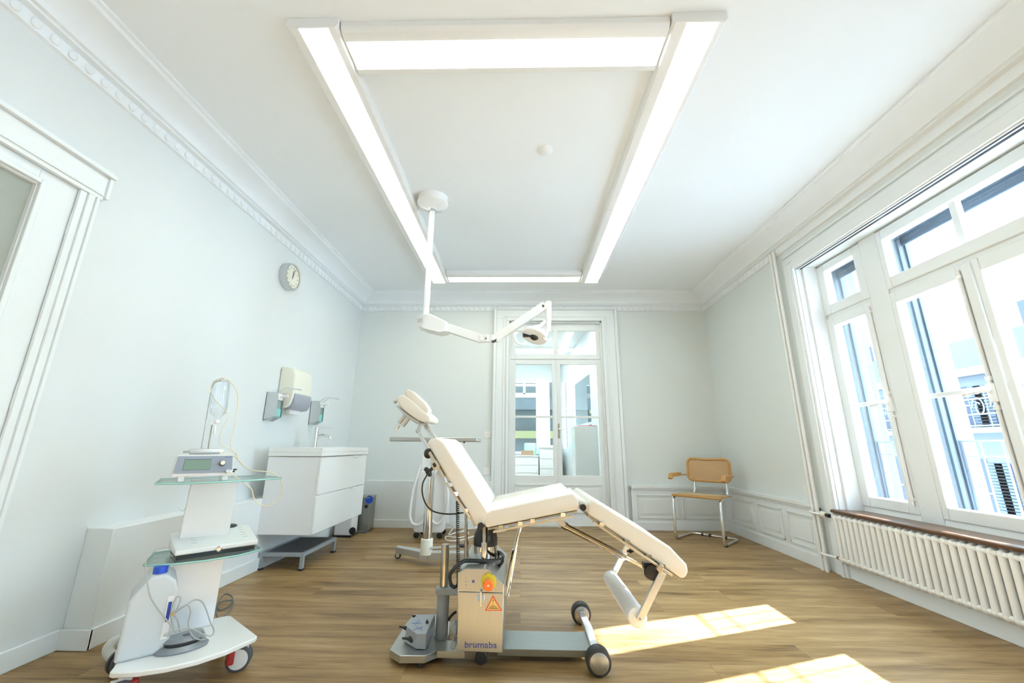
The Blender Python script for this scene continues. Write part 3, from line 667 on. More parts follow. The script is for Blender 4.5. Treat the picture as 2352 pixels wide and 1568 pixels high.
# base: beam, cross bar, wheels, pedestal column
k = B().prism([(-.10, 2.06, .028), (.33, 2.06, .028), (.33, 2.06, .055), (-.10, 2.06, .055)], (0, .185, 0)); obj('base_beam', k, brushed('grey_steel_beam', (.30, .325, .32), .42, 0), sc_, bev=.0015)
k = B().prism([(.312, 2.03, .045), (.312, 2.45, .045), (.312, 2.45, .062), (.312, 2.24, .078), (.312, 2.03, .062)], (.035, 0, 0)); k.box((.316, 2.44, .03), (.343, 2.465, .075)); obj('cross_bar', k, ALU, sc_, bev=.002)
for y0, sgn in ((1.955, 1), (2.455, 1)):
    wv = obj('wheel', B().lathe((.328, y0, .052), (0, 1, 0), [(0, .043), (.004, .050), (.012, .052), (.048, .052), (.056, .050), (.06, .043)], 40), RUB, sc_)
    obj('hub_cap', B().lathe((.328, y0-.004, .052), (0, 1, 0), [(0, .001), (.0005, .03), (.004, .04), (.066, .04), (.068, .001)], 36), STEEL, wv)
obj('bolt', B().cyl((.329, 2.436, .052), (.329, 2.442, .052), .006, n=8), CHROME, sc_)
obj('floor_castor', B().lathe((-.17, 2.04, .027), (0, 1, 0), [(0, .023), (.004, .027), (.03, .027), (.034, .023)], 30), RUB, sc_)
obj('under_frame', B().box((-.36, 2.02, .035), (-.24, 2.12, .06)), STEELX, sc_)
col = B().prism([ay(x, y, 1.95) for x, y in [(1049, 1495), (1051, 1316), (1068, 1305), (1120, 1305.5), (1157, 1342), (1154, 1499)]], (0, .50, 0))
col = obj('pedestal_housing', col, STEELX, sc_, bev=.003)
fp = B().prism([ay(x, y, 1.944) for x, y in [(1049, 1495), (1053, 1359), (1156, 1362), (1154, 1499)]], (0, .006, 0)); obj('front_cover', fp, STEEL, col, bev=.002)
fq = B().prism([ay(x, y, 1.944) for x, y in [(1053, 1355), (1052, 1317), (1068, 1306), (1120, 1306.5), (1156, 1343), (1156, 1358)]], (0, .006, 0)); obj('control_panel', fq, STEEL, col, bev=.001)
kh = B().cyl(ay(1104, 1373, 1.944), ay(1104, 1373, 1.938), .018, n=30); lk = obj('lock', kh, CHROME, col, bev=.002)
obj('lock_wing', B().prism([ay(x, y, 1.922) for x, y in [(1102.5, 1358), (1106, 1358), (1105.5, 1394), (1101.5, 1394)]], (0, .018, 0)), ALU, lk, bev=.0015)
ec = ay(1122.5, 1335, 1.943)
es = obj('emergency_disc', B().lathe(ec, (0, -1, 0), [(0, .033), (.003, .033), (.006, .024), (.0061, .001)], 36), YEL, col)
eb = obj('stop_button', B().lathe(ec+Vector((0, -.004, -.008)), (0, -1, 0), [(0, .014), (.01, .014), (.012, .0215), (.02, .0225), (.025, .018), (.0251, .001)], 36), ORANGE, es)
obj('button_mark', B().cyl(ec+Vector((0, -.0292, -.008)), ec+Vector((0, -.030, -.008)), .0042), PLAST, eb)
RX, UP = (1, 0, 0), (0, 0, 1)
obj('lettering', text_bm('NOT', ec+Vector((.001, -.004, .0245)), RX, UP, .014, 1.05, .0006), INKK, es, smooth=False)
obj('logo_lettering', text_bm('brumaba', ay(1104, 1481, 1.943), RX, UP, .033, 1.18), INKB, col, smooth=False)
for i, (s_, mm) in enumerate((('ON', INKG), ('I/O', INKG), ('WECHSELN', INKG))):
    pc = ay((1077, 1076, 1080)[i], (1327, 1335, 1343.5)[i], 1.943)
    obj('panel_lettering', text_bm(s_, pc, RX, UP, .0055, 1), mm, col, smooth=False)
    q = ay(1070.5, (1327, 1335, 1343)[i], 1.943); obj('indicator_light', B().cyl(q, q+Vector((0, -.002, 0)), .0017, n=10), YEL if i == 0 else DARKC, col)
q = ay(1087, 1335, 1.943); obj('blue_key', B().box(q+Vector((-.005, -.0012, -.0045)), q+Vector((.005, 0, .0045))), INKB, col)
tri = [(1132, 1366.5), (1153, 1402), (1114, 1402)]
st = obj('warning_sticker', B().prism([ay(x, y, 1.9432) for x, y in tri], (0, .0006, 0)), REDS, col)
obj('sticker_field', B().prism([ay(x, y, 1.9428) for x, y in [(1132, 1371.5), (1149, 1400), (1118, 1400)]], (0, .0006, 0)), YEL2, st)
obj('exclamation_mark', text_bm('!', ay(1132.5, 1382, 1.9426), RX, UP, .026, 1), INKK, st, smooth=False)
k = B()
for i, (a, c) in enumerate(((1127.5, 1137), (1124, 1141), (1123, 1143), (1121, 1146))):
    y = 1391+i*2.3; p0, p1 = ay(a, y, 1.9425), ay(c, y, 1.9425); k.box(p0, p1+Vector((0, .0003, .0011)))
obj('sticker_text', k, INKK, st)
# lift cylinder, dome and hydraulic pieces
zc = ay(1115, 1300, 2.22)
obj('lift_cylinder', B().cyl((-.176, 2.22, .36), (-.176, 2.22, .445), .058, n=36), CHROME, sc_)
obj('dome_cover', B().lathe((-.176, 2.22, .44), (0, 0, 1), [(0, .060), (.03, .061), (.055, .056), (.085, .040), (.10, .03), (.1001, .001)], 36), BLACK, sc_)
k = B().cyl(ay(1112, 1214, 2.06), ay(1112, 1248, 2.06), .0075).cyl(ay(1112, 1245, 2.06), ay(1110.5, 1285, 2.06), .013).box(ay(1108.5, 1226, 2.05), ay(1116, 1208, 2.07))
obj('hydraulic_fork', k, CHROME, sc_)
for pts in ([(1121, 1215), (1119, 1245), (1117, 1280)], [(1131, 1215), (1135, 1245), (1138, 1280), (1134, 1290)]):
    obj('black_cable', B().tube(spline([ay(x, y, 2.10) for x, y in pts], 5), .003), RUB, sc_)
obj('support_strut', B().cyl(ay(1070, 1178, 2.2), ay(1071, 1246, 2.2), .007).cyl(ay(1071, 1242, 2.2), ay(1072, 1305, 2.2), .011), DCHR, sc_)
obj('support_strut', B().cyl(ay(1195, 1208, 2.3), ay(1181, 1268, 2.3), .009).cyl(ay(1182, 1262, 2.3), ay(1164, 1366, 2.3), .0135), CHROME, sc_)
k = B().cyl(ay(1298, 1208, 2.3), ay(1432, 1277, 2.3), .0155).cyl(ay(1290, 1203, 2.3), ay(1302, 1210, 2.3), .019).cyl(ay(1425, 1273, 2.3), ay(1436, 1279, 2.3), .018); obj('leg_actuator', k, DCHR, sc_)
obj('actuator_rod', B().cyl(ay(1432, 1277, 2.3), ay(1490, 1307, 2.3), .0095), CHROME, sc_)
obj('actuator_bracket', B().prism([ay(x, y, 2.27) for x, y in [(1276, 1194), (1292, 1190), (1300, 1204), (1294, 1210), (1284, 1206)]], (0, .06, 0)), ALU, sc_, bev=.002)
obj('actuator_bracket', B().prism([ay(x, y, 2.27) for x, y in [(1486, 1298), (1500, 1292), (1504, 1306), (1492, 1312)]], (0, .06, 0)), BLACK, sc_, bev=.002)
# footrest roller
k = B().prism([ay(x, y, YN-.02) for x, y in [(1515, 1311), (1531, 1319), (1485, 1414), (1480, 1424), (1470, 1428), (1462, 1421)]], (0, .016, 0))
fr = obj('footrest_arm', k, ALU, sc_, bev=.002); obj('bolt', B().cyl(ay(1470, 1421, YN-.024), ay(1470, 1421, YN-.02), .0045, n=12), CHROME, fr)
k = B().prism([ay(x, y, YN)+Vector((0, .555, 0)) for x, y in [(1515, 1311), (1531, 1319), (1485, 1414), (1480, 1424), (1470, 1428), (1462, 1421)]], (0, .016, 0)); obj('footrest_arm', k, ALU, sc_, bev=.002)
rc = ay(1466, 1420, YN)
ro = obj('foot_roller', B().lathe(rc, (0, 1, 0), [(0, .024), (.002, .034), (.008, .040), (.54, .040), (.55, .030), (.5501, .001)], 40), mat('white_roll_cover', (.90, .92, .91), .45), sc_)
obj('roller_ring', B().lathe(rc+Vector((0, -.003, 0)), (0, 1, 0), [(0, .018), (.001, .024), (.005, .024), (.0051, .001)], 30), PLAST, ro)
k = B()
for y0 in (YN-.03, YFAR): k.prism([ay(x, y, YN)+Vector((0, y0-YN, 0)) for x, y in [(1503, 1302), (1512, 1290), (1520, 1296), (1514, 1316)]], (0, .04, 0))
obj('rail_clamp', k, RAILM, sc_, bev=.002)
kc = ay(1499, 1316, YN-.01)
k = B().lathe(kc, (0, 1, 0), [(0, .012), (.002, .03), (.012, .034), (.018, .03)], 30).box(kc+Vector((-.03, .02, .01)), kc+Vector((.01, .05, .035)))
obj('clamp_knob', k, BLACK, sc_)
kc = ay(1446, 1264, YFAR); obj('clamp_knob', B().cyl(kc, kc+Vector((0, -.02, 0)), .012).box(kc+Vector((-.02, -.02, -.006)), kc+Vector((.02, -.008, .006))), BLACK, sc_, bev=.003)
# coiled cords
hx = []; 
for i in range(44*12+1):
    t = i/(44*12); c = ay(1051+t*2, 1150+t*190, 2.02); a = i*2*math.pi/12
    hx.append(c+Vector((math.cos(a)*.0072, math.sin(a)*.0072, 0)))
obj('coiled_cord', B().tube(hx, .0021, 5), RUB, sc_)
cp = spline([ay(1053, 1340, 2.0), ay(1045, 1348, 1.985), ay(1036, 1342, 1.985), ay(1033, 1326, 1.985), ay(1035, 1315, 1.985)], 12); hx = []
for i in range(len(cp)-1):
    for j in range(5):
        c = cp[i].lerp(cp[i+1], j/5); a = (i*5+j)*2*math.pi/10
        d = (cp[i+1]-cp[i]).normalized(); n_ = Vector((-d.z, 0, d.x)); hx.append(c+n_*math.cos(a)*.0068+Vector((0, 1, 0))*math.sin(a)*.0068)
obj('coiled_cord', B().tube(hx, .0021, 5), RUB, sc_)
obj('corrugated_hose', B().tube(spline([ay(1034, 1318, 1.985), ay(1045, 1303, 1.99), ay(1060, 1291, 2.0), ay(1074, 1287, 2.02), ay(1110, 1288, 2.04), ay(1145, 1286, 2.10), ay(1155, 1279, 2.2), ay(1150, 1270, 2.3), ay(1138, 1267, 2.34)], 10), .0085, 12), RUB, sc_)
obj('corrugated_hose', B().tube(spline([ay(1154, 1280, 2.16), ay(1154, 1290, 2.12), ay(1148, 1298, 2.12)], 6), .007, 12).cyl(ay(1148, 1297, 2.12), ay(1145, 1303, 2.12), .009), RUB, sc_)
# foot pedestal with pole
ft = B().prism([az(x, y, .05) for x, y in [(895, 1491), (918.7, 1505), (976, 1505), (1017, 1488), (1030, 1460), (1034, 1427), (1004, 1410), (950, 1410), (933, 1430)]], (0, 0, -.03)); obj('foot_plate', ft, STEELX, sc_, bev=.003)
obj('plate_foot', B().cyl((-.43, 2.02, 0), (-.43, 2.02, .022), .012).cyl((-.44, 2.34, 0), (-.44, 2.34, .022), .012).cyl((-.30, 2.2, 0), (-.30, 2.2, .022), .012), RUB, sc_)
pp = az(1014, 1463, .05)
obj('plate_post', B().cyl(pp, Vector((pp.x, pp.y, .235)), .029, n=30).cyl(pp, pp+Vector((0, 0, .006)), .034, n=30), GREYP, sc_, bev=.001)
obj('post_rod', B().cyl(Vector((pp.x, pp.y, .235)), Vector((pp.x, pp.y, .45)), .0195, n=30), DCHR, sc_, bev=.001)
zt = .262
k = B().prism([Vector((pp.x-.035+.0, pp.y-.02, zt)), Vector((pp.x-.02, pp.y-.038, zt)), Vector((pp.x+.12, pp.y-.04, zt)), Vector((pp.x+.12, pp.y+.04, zt)), Vector((pp.x-.02, pp.y+.038, zt)), Vector((pp.x-.035, pp.y+.02, zt))], (0, 0, -.026)); obj('bracket_arm', k, GREYP, sc_, bev=.003)
obj('black_cable', B().tube(spline([ay(1048, 1404, pp.y), ay(1038, 1412, pp.y), ay(1030, 1424, pp.y)], 5), .006), RUB, sc_)
k = B().prism([ay(x, y, 2.03) for x, y in [(1032, 1440), (1040, 1432), (1048, 1436), (1048, 1460), (1038, 1454)]], (0, .05, 0)); k.prism([ay(x, y, 2.0) for x, y in [(1033, 1482), (1040, 1470), (1048, 1478), (1044, 1494), (1034, 1492)]], (0, .05, 0)); obj('foot_lever', k, GREYP, sc_, bev=.004)
# foot control box standing on the plate
fc = thing('foot_control', 'grey four-joystick control box standing on the steel foot plate', 'foot control', tuple(az(954, 1490, .05)))
T = [(963, 1411), (999.7, 1410), (978.5, 1455), (957, 1455), (934, 1437), (946, 1420)]
top = [az(x, y, .125+.03*(1 if i < 2 else 0)) for i, (x, y) in enumerate(T)]
bo = [az(975, 1440, .052), az(1001, 1440, .052), az(977.4, 1491, .052), az(954, 1490, .052), az(928, 1474, .052), az(938, 1450, .052)]
bm = bmesh.new(); A = [bm.verts.new(p) for p in top]; Z = [bm.verts.new(p) for p in bo]; bm.faces.new(A); bm.faces.new(Z[::-1])
for i in range(6): bm.faces.new((A[i], Z[i], Z[(i+1) % 6], A[(i+1) % 6]))
bx = obj('housing', bm, mat('pale_grey_lacquer', (.38, .43, .48), .4), fc, bev=.003)
nrm = (top[3]-top[2]).cross(top[1]-top[2]).normalized(); nrm = nrm if nrm.z > 0 else -nrm
def onbox(x, y):
    d = ray(x, y); t = (top[2]-CAM).dot(nrm)/d.dot(nrm); return CAM+d*t
k = B()
for a, c in (((946, 1431), (971, 1431)), ((953, 1436), (962, 1424)), ((956, 1440), (970, 1446)), ((967, 1416), (981, 1423)), ((962, 1423), (984, 1417)), ((949, 1447), (974, 1438))):
    k.cyl(onbox(*a)+nrm*.0005, onbox(*c)+nrm*.0005, .0007, n=6)
obj('printed_arrow', k, INKB, bx)
sw = onbox(981, 1430); obj('toggle', B().cyl(sw, sw+nrm*.006, .007).cyl(sw+nrm*.006, sw+nrm*.014, .003), BLACK, bx)
for (a, c, r1) in (((946, 1467), (923, 1465), .011), ((936, 1443), (916, 1438), .009), ((953, 1416), (950, 1415), .006)):
    p0 = ay(*a, az(*a, .085).y); p1 = ay(*c, az(*c, .085).y-.03) if r1 > .007 else ay(*c, p0.y-.01)
    d = p1-p0; k = B().lathe(p0-d*.05, d, [(0, r1*1.3), (.006, r1*1.3), (.012, r1*.8), (.016, r1*.9), (.02, r1*.6), (d.length*.7, r1*.45), (d.length, r1*.4), (d.length+.001, .001)], 16); obj('joystick', k, RUB, bx)
# ------------------------------------------------------------ cane cantilever chair
ch = thing('cane_armchair', 'tubular steel cantilever armchair with cane seat and cane back in far corner', 'chair', (1.93, 4.57, 0))
ang = math.radians(-43.5); ce = Vector((1.922, 4.56, 0)); fx = Vector((math.cos(ang), math.sin(ang), 0)); bk = Vector((-fx.y, fx.x, 0))
def cp_(u, v, z): return ce+fx*u+bk*v+Vector((0, 0, z))
TR = .0135
def rnd(pts, r=.05, k=5):
    P = [Vector(p) for p in pts]; out = [P[0]]
    for i in range(1, len(P)-1):
        a = (P[i-1]-P[i]); c = (P[i+1]-P[i]); ra = min(r, a.length*.45, c.length*.45); a = P[i]+a.normalized()*ra; c = P[i]+c.normalized()*ra
        for j in range(k+1): t = j/k; out.append(a*(1-t)**2+P[i]*2*t*(1-t)+c*t*t)
    return out+[P[-1]]
W = .235
pth = []
for s in (-1, 1):
    q = [cp_(s*W, .22, .78), cp_(s*W, .20, .60), cp_(s*W, .17, .415), cp_(s*W, -.20, .42), cp_(s*W, -.22, .013), cp_(s*W, .20, .013)]
    pth.append(q)
full = [cp_(-.17, .262, .74), cp_(-.17, .235, .415)]+[cp_(-W, .10, .415)]+pth[0][3:]+pth[1][3:][::-1]+[cp_(W, .10, .415), cp_(.17, .235, .415), cp_(.17, .262, .74)]
obj('tube_frame', B().tube(rnd(full, .06), TR, 12), CHROME, ch)
k = B()
for s in (-1, 1): k.tube(rnd([cp_(s*.18, .24, .60), cp_(s*.25, .23, .62), cp_(s*.27, .05, .62), cp_(s*.27, -.06, .62)], .04), .009, 10)
obj('arm_tube', k, CHROME, ch)
for s in (-1, 1):
    a = B().prism([cp_(s*.27-.022, .10, .650), cp_(s*.27-.022, -.12, .650), cp_(s*.27-.022, -.165, .60), cp_(s*.27-.022, -.15, .585), cp_(s*.27-.022, -.10, .612), cp_(s*.27-.022, .10, .612)], fx*.046); obj('armrest', a, WOODF, ch, bev=.006)
stt = obj('seat', B().prism([cp_(-.24, -.225, .425), cp_(.24, -.225, .425), cp_(.22, .20, .41), cp_(-.22, .20, .41)], (0, 0, .022)), WOODF, ch, bev=.009)
obj('seat_cane', B().prism([cp_(-.20, -.185, .4475), cp_(.20, -.185, .4475), cp_(.185, .165, .4325), cp_(-.185, .165, .4325)], (0, 0, .0015)), CANES, stt)
def bz(u, z): return cp_(u, .212+.12*(z-.55)-.35*(.23**2-u*u)*-.5+ .0, z)
ow = [(-.225, .60), (-.225, .765), (-.19, .80), (-.10, .795), (0, .79), (.10, .795), (.19, .80), (.225, .765), (.225, .60), (.19, .565), (-.19, .565)]
ol = rnd([bz(u, z) for u, z in ow+[ow[0]]], .03)
fb = obj('back_frame', B().tube(ol[:-1], .014, 12, closed=True), WOODF, ch)
inn = [bz(u*.94, .68+(z-.68)*.86) for u, z in ow]
obj('cane_back', B().prism(inn, bk*.003), CANE, fb, smooth=False)
k = B()
for u, v in ((-.12, .2), (-.04, .2), (.12, .2), (W, -.18)): k.cyl(cp_(u-.012, v, .013), cp_(u+.012, v, .013), .0145) if v > 0 else k.cyl(cp_(u, v-.012, .013), cp_(u, v+.012, .013), .0145)
obj('floor_glide', k, BLACK, ch)
# ------------------------------------------------------------ sink cabinet
CX0, CX1, CY0, CY1 = -2.0, -1.575, 3.28, 4.27
cab = thing('vanity_cabinet', 'white two-drawer vanity cabinet hung on the left wall', 'cabinet', (-1.8, 3.8, .26))
obj('cabinet_body', B().box((CX0, CY0+.01, .258), (CX1-.018, CY1-.01, .828)), PLAST, cab, bev=.002)
for z0, z1 in ((.262, .540), (.545, .826)):
    d = obj('drawer', B().box((CX1-.018, CY0+.008, z0), (CX1, CY1-.008, z1)), ENAM, cab, bev=.0015)
    obj('handle', B().box((CX1-.004, 3.93, z1-.012), (CX1+.014, 4.02, z1+.001)), PLAST, d, bev=.001)
bs = B(); 
bs.box((CX0-.0, CY0, .832), (CX1+.008, CY1, .862))
bz0, bz1 = .862, .90
for a in (((CX0, CY0, bz0), (CX1+.008, CY0+.03, bz1)), ((CX0, CY1-.03, bz0), (CX1+.008, CY1, bz1)), ((CX1-.022, CY0+.03, bz0), (CX1+.008, CY1-.03, bz1)), ((CX0, CY0+.03, bz0), (CX0+.10, CY1-.03, bz1))): bs.box(*a)
single('washbasin', bs, ENAM, 'white washbasin top lying on the two-drawer cabinet', 'sink', bev=.003)
tp = thing('tap', 'chrome single-lever tap standing on the washbasin', 'tap', (-1.93, 3.86, .90))
ty = 3.86
tp.location = (-1.93, ty, .90)
obj('tap_body', B().cyl((-1.93, ty, .90), (-1.93, ty, 1.06), .023, .021, n=24).lathe((-1.93, ty, 1.06), (0, 0, 1), [(0, .022), (.005, .023), (.018, .022), (.02, .001)], 24), CHROME, tp)
obj('spout', B().tube(spline([(-1.915, ty, 1.0), (-1.86, ty, 1.01), (-1.81, ty, 1.0), (-1.785, ty, .98)], 6), .012), CHROME, tp)
obj('lever', B().box((-1.94, ty-.006, 1.075), (-1.79, ty+.006, 1.082)), CHROME, tp, bev=.002)
# dispensers
def soap(y, z0, label):
    t = thing('soap_dispenser', label, 'soap dispenser', (XL, y, z0), None)
    h = .235; X0 = XL+.004
    b = B()
    sh = [(X0, z0+.0), (X0+.015, z0-.005), (X0+.095, z0+.035), (X0+.095, z0+.165), (X0+.015, z0+h), (X0, z0+h)]
    sh = [(X0, z0), (X0+.03, z0-.004), (X0+.10, z0+.03), (X0+.10, z0+.20), (X0+.085, z0+h), (X0, z0+h)]
    b.prism([(x, y-.045, z) for x, z in sh], (0, .004, 0)); b.prism([(x, y+.041, z) for x, z in sh], (0, .004, 0))
    b.box((X0, y-.045, z0), (X0+.003, y+.045, z0+h)); b.prism([(X0, y-.045, z0), (X0+.10, y-.045, z0+.03), (X0+.10, y-.045, z0+.034), (X0, y-.045, z0+.004)], (0, .09, 0))
    obj('metal_housing', b, ALU, t)
    bt = obj('bottle', B().box((X0+.012, y-.036, z0+.015), (X0+.088, y+.036, z0+.17)), milky('pump_bottle', (.6, .75, .76), .5), t, bev=.008)
    obj('gel', B().box((X0+.016, y-.033, z0+.02), (X0+.093, y+.033, z0+.10)), TEAL, bt)
    obj('pump', B().box((X0+.02, y-.038, z0+.17), (X0+.095, y+.038, z0+.225)).cyl((X0+.09, y, z0+.20), (X0+.16, y, z0+.205), .009), PLAST, t, bev=.004)
    ar = B()
    for s in (-1, 1): ar.tube(rnd([(X0+.07, y+s*.035, z0+.22), (X0+.14, y+s*.035, z0+.275), (X0+.25, y+s*.03, z0+.262)], .03), .0035, 8)
    ar.tube([(X0+.25, y-.03, z0+.262), (X0+.25, y+.03, z0+.262)], .0035, 8)
    obj('arm_lever', ar, CHROME, t)
soap(3.40, 1.115, 'steel soap dispenser with arm lever left of the towel dispenser')
soap(4.14, 1.12, 'steel soap dispenser with arm lever right of the towel dispenser')
ty0, ty1 = 3.50, 3.80
td = thing('towel_dispenser', 'cream paper towel dispenser with smoky grey lower cover', 'towel dispenser', (XL, 3.65, 1.21))
sh = [(XL, 1.60), (XL+.09, 1.595), (XL+.135, 1.57), (XL+.15, 1.50), (XL+.15, 1.33), (XL+.13, 1.25), (XL+.09, 1.225), (XL, 1.235)]
obj('cover', B().prism([(x, ty0, z) for x, z in sh], (0, ty1-ty0, 0)), CREAM, td, bev=.02, seg=5)
sh = [(XL+.07, 1.375), (XL+.165, 1.36), (XL+.165, 1.27), (XL+.14, 1.225), (XL+.07, 1.215)]
obj('smoky_cover', B().prism([(x, ty0+.01, z) for x, z in sh], (0, ty1-ty0-.02, 0)), mat('smoky_grey_plastic', (.36, .38, .44), .15, var=.12, bscale=90), td, bev=.015, seg=4)
obj('paper_towel', B().prism([(XL+.06, ty0+.05, 1.235), (XL+.10, ty0+.05, 1.235), (XL+.11, ty0+.05, 1.185), (XL+.09, ty0+.05, 1.18)], (0, .18, 0)), PLAST, td)
# step stool under cabinet
stl = thing('step_stool', 'low grey metal step stool with dark top under the vanity cabinet', 'stool', (-1.82, 3.62, 0))
obj('tread', B().box((-1.985, 3.35, .105), (-1.655, 3.90, .118)), DGREY, stl)
k = B(); 
for a in (((-1.99, 3.345, .095), (-1.65, 3.37, .122)), ((-1.99, 3.885, .095), (-1.65, 3.91, .122)), ((-1.99, 3.37, .095), (-1.965, 3.885, .122)), ((-1.675, 3.37, .095), (-1.65, 3.885, .122))): k.box(*a)
obj('stool_frame', k, GREYP, stl, bev=.002)
for x in (-1.978, -1.662):
    for y in (3.358, 3.897):
        l = obj('leg', B().box((x-.013, y-.013, .012), (x+.013, y+.013, .096)), GREYP, stl, bev=.001); obj('rubber_foot', B().box((x-.018, y-.018, 0), (x+.018, y+.018, .013)), RUB, l, bev=.002)
# bins behind the cabinet
bn = thing('waste_bin', 'stainless steel waste bin with blue round sticker beyond the vanity cabinet', 'bin', (-1.79, 4.82, 0))
obj('bin_body', B().box((-1.92, 4.72, .02), (-1.665, 4.92, .35)), mat('dull_stainless', (.36, .36, .34), .35, 1), bn, bev=.006)
obj('bin_base', B().box((-1.90, 4.69, 0), (-1.67, 4.93, .025)), DARKC, bn, bev=.004)
obj('bin_lid', B().box((-1.925, 4.715, .35), (-1.66, 4.925, .368)), mat('dull_stainless_lid', (.40, .40, .38), .35, 1), bn, bev=.006)
q = ay(848, 1147, 4.717); obj('blue_sticker', B().cyl(q, q+Vector((0, .003, 0)), .042, n=30), BLUE, bn)
q = ay(841, 1163, 4.715); obj('bin_lock', B().cyl(q, q+Vector((0, -.006, 0)), .018, n=20), BLACK, bn)
bp = thing('pedal_bin', 'small white pedal bin with black foot recess beside the steel bin', 'bin', (-1.85, 4.62, 0))
obj('bin_shell', B().box((-1.93, 4.49, .015), (-1.75, 4.66, .235)), PLAST, bp, bev=.015, seg=4)
obj('bin_foot', B().box((-1.935, 4.485, 0), (-1.745, 4.665, .02)), BLACK, bp, bev=.004)
q = ay(809, 1219, 4.488); obj('pedal', B().lathe(q, (0, 1, 0), [(0, .034), (.012, .034)], 24), BLACK, bp)
# ------------------------------------------------------------ instrument table
it = thing('instrument_table', 'steel tray table on a chrome column behind the backrest', 'table', (-.72, 3.55, 0))
z0 = .955
obj('tray', B().box((-1.09, 3.43, z0), (-.36, 3.83, z0+.034)), STEELX, it, bev=.006)
obj('tray_knob', B().cyl((-.47, 3.46, z0-.012), (-.47, 3.46, z0), .008), RUB, it)
obj('column', B().cyl((-.75, 3.52, .14), (-.75, 3.52, .90), .036, n=30), CHROME, it)
obj('column_head', B().cyl((-.75, 3.52, .90), (-.75, 3.52, z0), .02).box((-.80, 3.50, z0-.02), (-.60, 3.56, z0)), ALU, it)
obj('column_socket', B().cyl((-.75, 3.52, .08), (-.75, 3.52, .20), .048, n=28), CREAM, it, bev=.006)
k = B().prism([(-.72, 3.49, .045), (-.72, 3.60, .045), (-1.05, 3.76, .045), (-1.05, 3.70, .045)], (0, 0, .05)); k.box((-.80, 3.50, .045), (-.25, 3.58, .10)).box((-.30, 3.35, .045), (-.24, 3.85, .095))
obj('foot_frame', k, ALU, it, bev=.004)
pdl = B()
for dy in (-.02, .02): pdl.cyl((-.71, 3.47+dy, .14), (-.47, 3.42+dy, .165), .006, n=8)
obj('foot_pedal', pdl, ALU, it); obj('pedal_pad', B().ell((-.45, 3.43, .17), (.035, .035, .014), n=10), BLACK, it)
for x, y in ((-1.03, 3.72), (-.27, 3.37), (-.27, 3.83)):
    wv = obj('castor', B().lathe((x, y-.01, .024), (0, 1, 0), [(0, .02), (.002, .024), (.018, .024), (.02, .02)], 24), RUB, it)
    obj('castor_fork', B().box((x-.014, y-.014, .024), (x+.014, y-.010, .05)).box((x-.014, y+.010, .024), (x+.014, y+.014, .05)).cyl((x, y-.013, .024), (x, y-.0115, .024), .014), ALU, wv)
# ------------------------------------------------------------ suction unit
su = thing('suction_unit', 'white mobile surgical suction unit behind the instrument table', 'medical device', (-.92, 4.55, 0))
prf = [(-1.10, .09), (-1.08, .06), (-.80, .06), (-.775, .10), (-.79, .62), (-.82, .66), (-1.06, .66), (-1.085, .62)]
obj('device_body', B().prism([(x, 4.45, z) for x, z in prf], (0, .30, 0)), PLAST, su, bev=.015, seg=4)
obj('handle_post', B().box((-1.06, 4.50, .66), (-1.0, 4.56, .84)), PLAST, su, bev=.006)
obj('brand_lettering', text_bm('VAC', ay(993, 1122, 4.447), RX, UP, .034, 1), mat('light_blue_ink', (.16, .45, .72), .4), su, smooth=False)
hq = [ay(966, 1068, 4.42), ay(950, 1120, 4.42), ay(942, 1170, 4.42), ay(943, 1195, 4.42), ay(953, 1205, 4.42), ay(968, 1201, 4.42), ay(985, 1180, 4.42), ay(992, 1195, 4.42), ay(1004, 1203, 4.42), ay(1018, 1190, 4.42), ay(1028, 1150, 4.42), ay(1024, 1105, 4.42), ay(1008, 1075, 4.42), ay(992, 1100, 4.42)]
obj('hose', B().tube(spline(hq, 7), .016, 12), PLAST, su)
for x, y in ((-1.07, 4.5), (-.83, 4.5), (-1.05, 4.70), (-.83, 4.70)): obj('castor', B().lathe((x, y-.015, .03), (0, 1, 0), [(0, .025), (.003, .03), (.027, .03), (.03, .025)], 24), BLACK, su)
pc = [ay(1027, 1201, 4.5), az(1040, 1212, .03), az(1030, 1228, .006), az(1050, 1222, .006), az(1076, 1222, .006), az(1060, 1234, .006), az(1025, 1232, .006), az(1028, 1241, .006), az(1060, 1240, .006), az(1100, 1228, .006), az(1158, 1219, .006), az(1150, 1214, .006), az(1080, 1214, .006), az(1050, 1225, .006)]
single('power_cable', B().tube(spline(pc, 8), .006, 8), PLAST, 'white power cable lying on the floor beside the suction unit', 'cable')
# ------------------------------------------------------------ equipment cart, left front
e1 = Vector((.758, .653, 0)); e2 = Vector((-.653, .758, 0)); cc0 = Vector((-1.396, 1.929, 0))
def K(u, v, z): return cc0+e1*u+e2*v+Vector((0, 0, z))
def kpl(x, y, v):
    d = ray(x, y); p0 = K(0, v, 0); t = (p0-CAM).dot(e2)/d.dot(e2); return CAM+d*t
def kbox(b, u0, u1, v0, v1, z0, z1): return b.prism([K(u0, v0, z0), K(u1, v0, z0), K(u1, v1, z0), K(u0, v1, z0)], (0, 0, z1-z0))
ct = thing('equipment_cart', 'white rolling equipment cart with two glass shelves on the left', 'cart', tuple(cc0))
fl = [(-.218, -.172), (-.15, -.215), (-.07, -.242), (.02, -.248), (.11, -.228), (.218, -.172), (.228, -.155), (.165, .165), (.15, .178), (-.15, .178), (-.165, .165), (-.228, -.155)]
obj('base_plate', B().prism([K(u, v, .112) for u, v in fl], (0, 0, .018)), ENAM, ct, bev=.004)
k = B().prism([K(-.10, .095, .13), K(.088, .095, .13), K(.095, .095, .76), K(-.088, .095, .76)], e2*.022); obj('column_panel', k, mat('satin_white_panel', (.84, .86, .88), .22, .15), ct, bev=.002)
